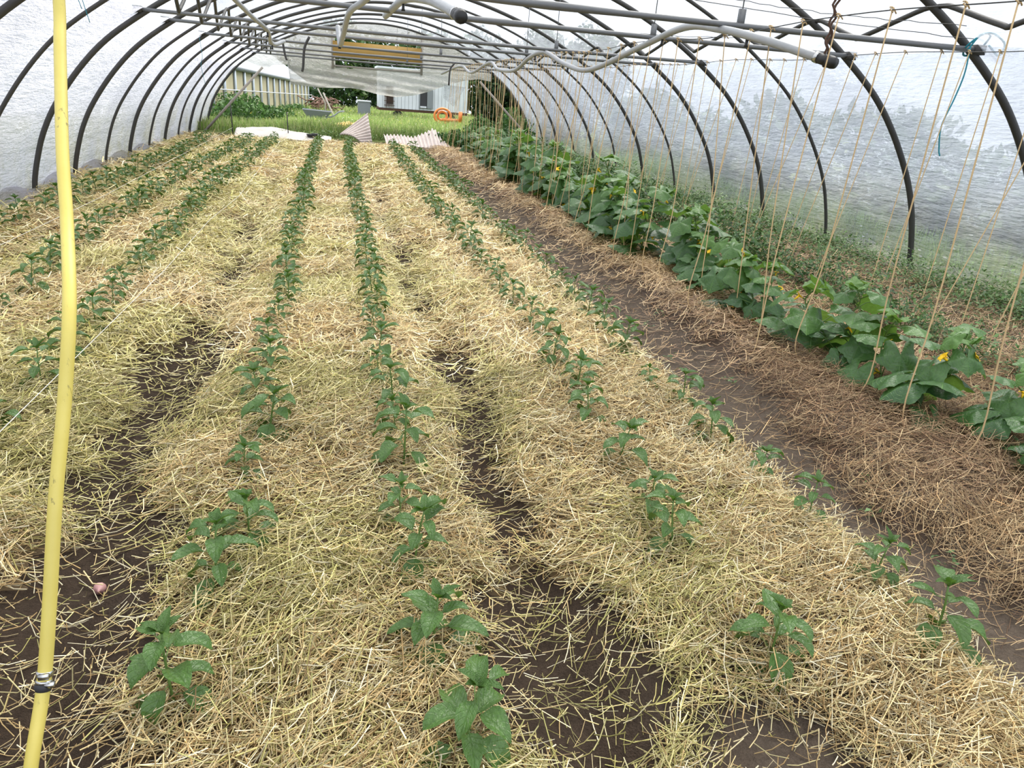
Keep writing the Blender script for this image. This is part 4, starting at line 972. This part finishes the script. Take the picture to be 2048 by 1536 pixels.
def meadow(name, boxes, label, cols, hmin, hmax, wid, cat):
    vs, qs, cs, off = [], [], [], 0
    for (x0, x1, y0, y1, n, hs) in boxes:
        x = rng.uniform(x0, x1, n); y = rng.uniform(y0, y1, n)
        dens = fbm(x*.5, y*.5, 101); k = dens > .28; x, y, dens = x[k], y[k], dens[k]; n = len(x)
        h = rng.uniform(hmin, hmax, n)*hs*(.55+.9*dens); a = rng.uniform(0, 2*PI, n); w = wid*rng.uniform(.6, 1.4, n)*(1+.02*(y-22))
        z = z_soil(x, y)-.03; lx, ly = rng.normal(0, .25, n)*h, rng.normal(0, .25, n)*h
        b = np.stack([x, y, z], 1); s = np.stack([np.cos(a)*w, np.sin(a)*w, 0*w], 1); m = b+np.stack([lx*.4, ly*.4, h*.6], 1); tpp = b+np.stack([lx, ly, h], 1)
        V = np.stack([b-s, b+s, m+s*.8, m-s*.8, tpp+s*.15, tpp-s*.15], 1).reshape(-1, 3)
        i0 = np.arange(n)[:, None]*6
        Q = np.concatenate([i0+np.array([[0, 1, 2, 3]]), i0+np.array([[3, 2, 4, 5]])])+off
        c = np.array(cols)[rng.integers(0, len(cols), n)]*rng.uniform(.7, 1.25, n)[:, None]*(.45+1.1*fbm(x*.45, y*.45, 103))[:, None]
        vs.append(V); qs.append(Q); cs.append(np.repeat(c, 6, 0)); off += len(V)
    o = link(name, quick_mesh(name, np.concatenate(vs), np.concatenate(qs), MAT['grass'], np.concatenate(cs)))
    return tag(o, label, cat, None, 'stuff')
meadow('meadow_grass', [(-4.2, 6.5, 23.6, 30, 26000, .8), (-4, 9, 30, 44, 30000, 1.0), (-4, 16, 44, 66, 22000, 1.3)], 'tall bright green meadow grass beyond the far end', [(.27, .38, .10), (.36, .44, .16), (.20, .33, .07), (.44, .46, .22)], .22, .55, .011, 'grass')
meadow('verge_grass', [(7.0, 9.5, 2, 25, 16000, .9), (-6.0, -4.0, 5, 25, 6000, .7)], 'grass growing along the outside of the film walls', [(.16, .26, .07), (.20, .30, .09), (.12, .20, .05)], .25, .6, .010, 'grass')
mb = MB(); r = random.Random(31)
for k in range(330):
    yy = 22.6+9*r.random()**1.5; x = r.uniform(-3.4, 6.2)
    if fbm(np.array([x*.6]), np.array([yy*.6]), 107)[0] < .46: continue
    sub = MB(); leaflets(sub, 34, .22, r.uniform(.12, .42), .07, [(.10, .20, .045), (.15, .26, .06), (.07, .15, .035), (.22, .32, .10)], r)
    mb.add(np.concatenate(sub.v)+np.array([x, yy, float(z_soil(np.array([x]), np.array([yy]))[0])]), sub.f, None, np.concatenate(sub.col))
tag(mb.obj('meadow_weeds', MAT['weed']), 'leafy weeds mixed into the grass just beyond the far end', 'weeds', None, 'stuff')
mb = MB(); r = random.Random(77)
for k in range(420):
    yy = r.uniform(24, 48); x = r.uniform(-3, 7); yel = r.random() < .55; z = float(z_soil(np.array([x]), np.array([yy]))[0])+r.uniform(.25, .55); s = r.uniform(.012, .024)*(1+.02*(yy-24))
    c = (.80, .66, .06) if yel else (.80, .80, .74)
    mb.add([(x-s, yy, z), (x, yy-s, z+s*.5), (x+s, yy, z), (x, yy+s, z+s*.5), (x, yy, z+s)], [(0, 1, 4), (1, 2, 4), (2, 3, 4), (3, 0, 4)], None, c)
tag(mb.obj('wildflowers', MAT['grass']), 'tiny yellow and white wildflowers dotted over the meadow', 'flowers', None, 'stuff')

# ------------------------------------------------------------------ light
w = bpy.data.worlds.new('overcast_sky'); SC.world = w; w.use_nodes = True
nt = w.node_tree; nt.nodes.clear()
tc = nt.nodes.new('ShaderNodeTexCoord'); sx = nt.nodes.new('ShaderNodeSeparateXYZ'); nt.links.new(tc.outputs['Generated'], sx.inputs[0])
rp = nt.nodes.new('ShaderNodeValToRGB'); nt.links.new(sx.outputs[2], rp.inputs[0])
e = rp.color_ramp.elements
e[0].position = 0; e[0].color = (.46, .50, .56, 1); e[1].position = 1; e[1].color = (1.15, 1.15, 1.15, 1)
q = e.new(.25); q.color = (.60, .65, .73, 1)
ns = nt.nodes.new('ShaderNodeTexNoise'); ns.inputs['Scale'].default_value = 2.2; ns.inputs['Detail'].default_value = 5; nt.links.new(tc.outputs['Generated'], ns.inputs[0])
mr = nt.nodes.new('ShaderNodeMapRange'); mr.inputs[1].default_value = .3; mr.inputs[2].default_value = .7; mr.inputs[3].default_value = .82; mr.inputs[4].default_value = 1.18; nt.links.new(ns.outputs[0], mr.inputs[0])
mx = nt.nodes.new('ShaderNodeMix'); mx.data_type = 'RGBA'; mx.blend_type = 'MULTIPLY'; mx.inputs[0].default_value = 1; nt.links.new(rp.outputs[0], mx.inputs[6]); nt.links.new(mr.outputs[0], mx.inputs[7])
bg = nt.nodes.new('ShaderNodeBackground'); bg.inputs[1].default_value = 1.5; nt.links.new(mx.outputs[2], bg.inputs[0])
ow = nt.nodes.new('ShaderNodeOutputWorld'); nt.links.new(bg.outputs[0], ow.inputs[0])
sd = bpy.data.lights.new('veiled_sun', 'SUN'); sd.energy = 3.6; sd.angle = math.radians(40); sd.color = (1.0, .96, .88)
so = bpy.data.objects.new('veiled_sun', sd); COL.objects.link(so); so.rotation_euler = (math.radians(-28), math.radians(24), 0)
SC.view_settings.view_transform = 'Standard'; SC.view_settings.look = 'None'; SC.view_settings.gamma = 1; SC.view_settings.use_curve_mapping = False
SC.view_settings.exposure = .74
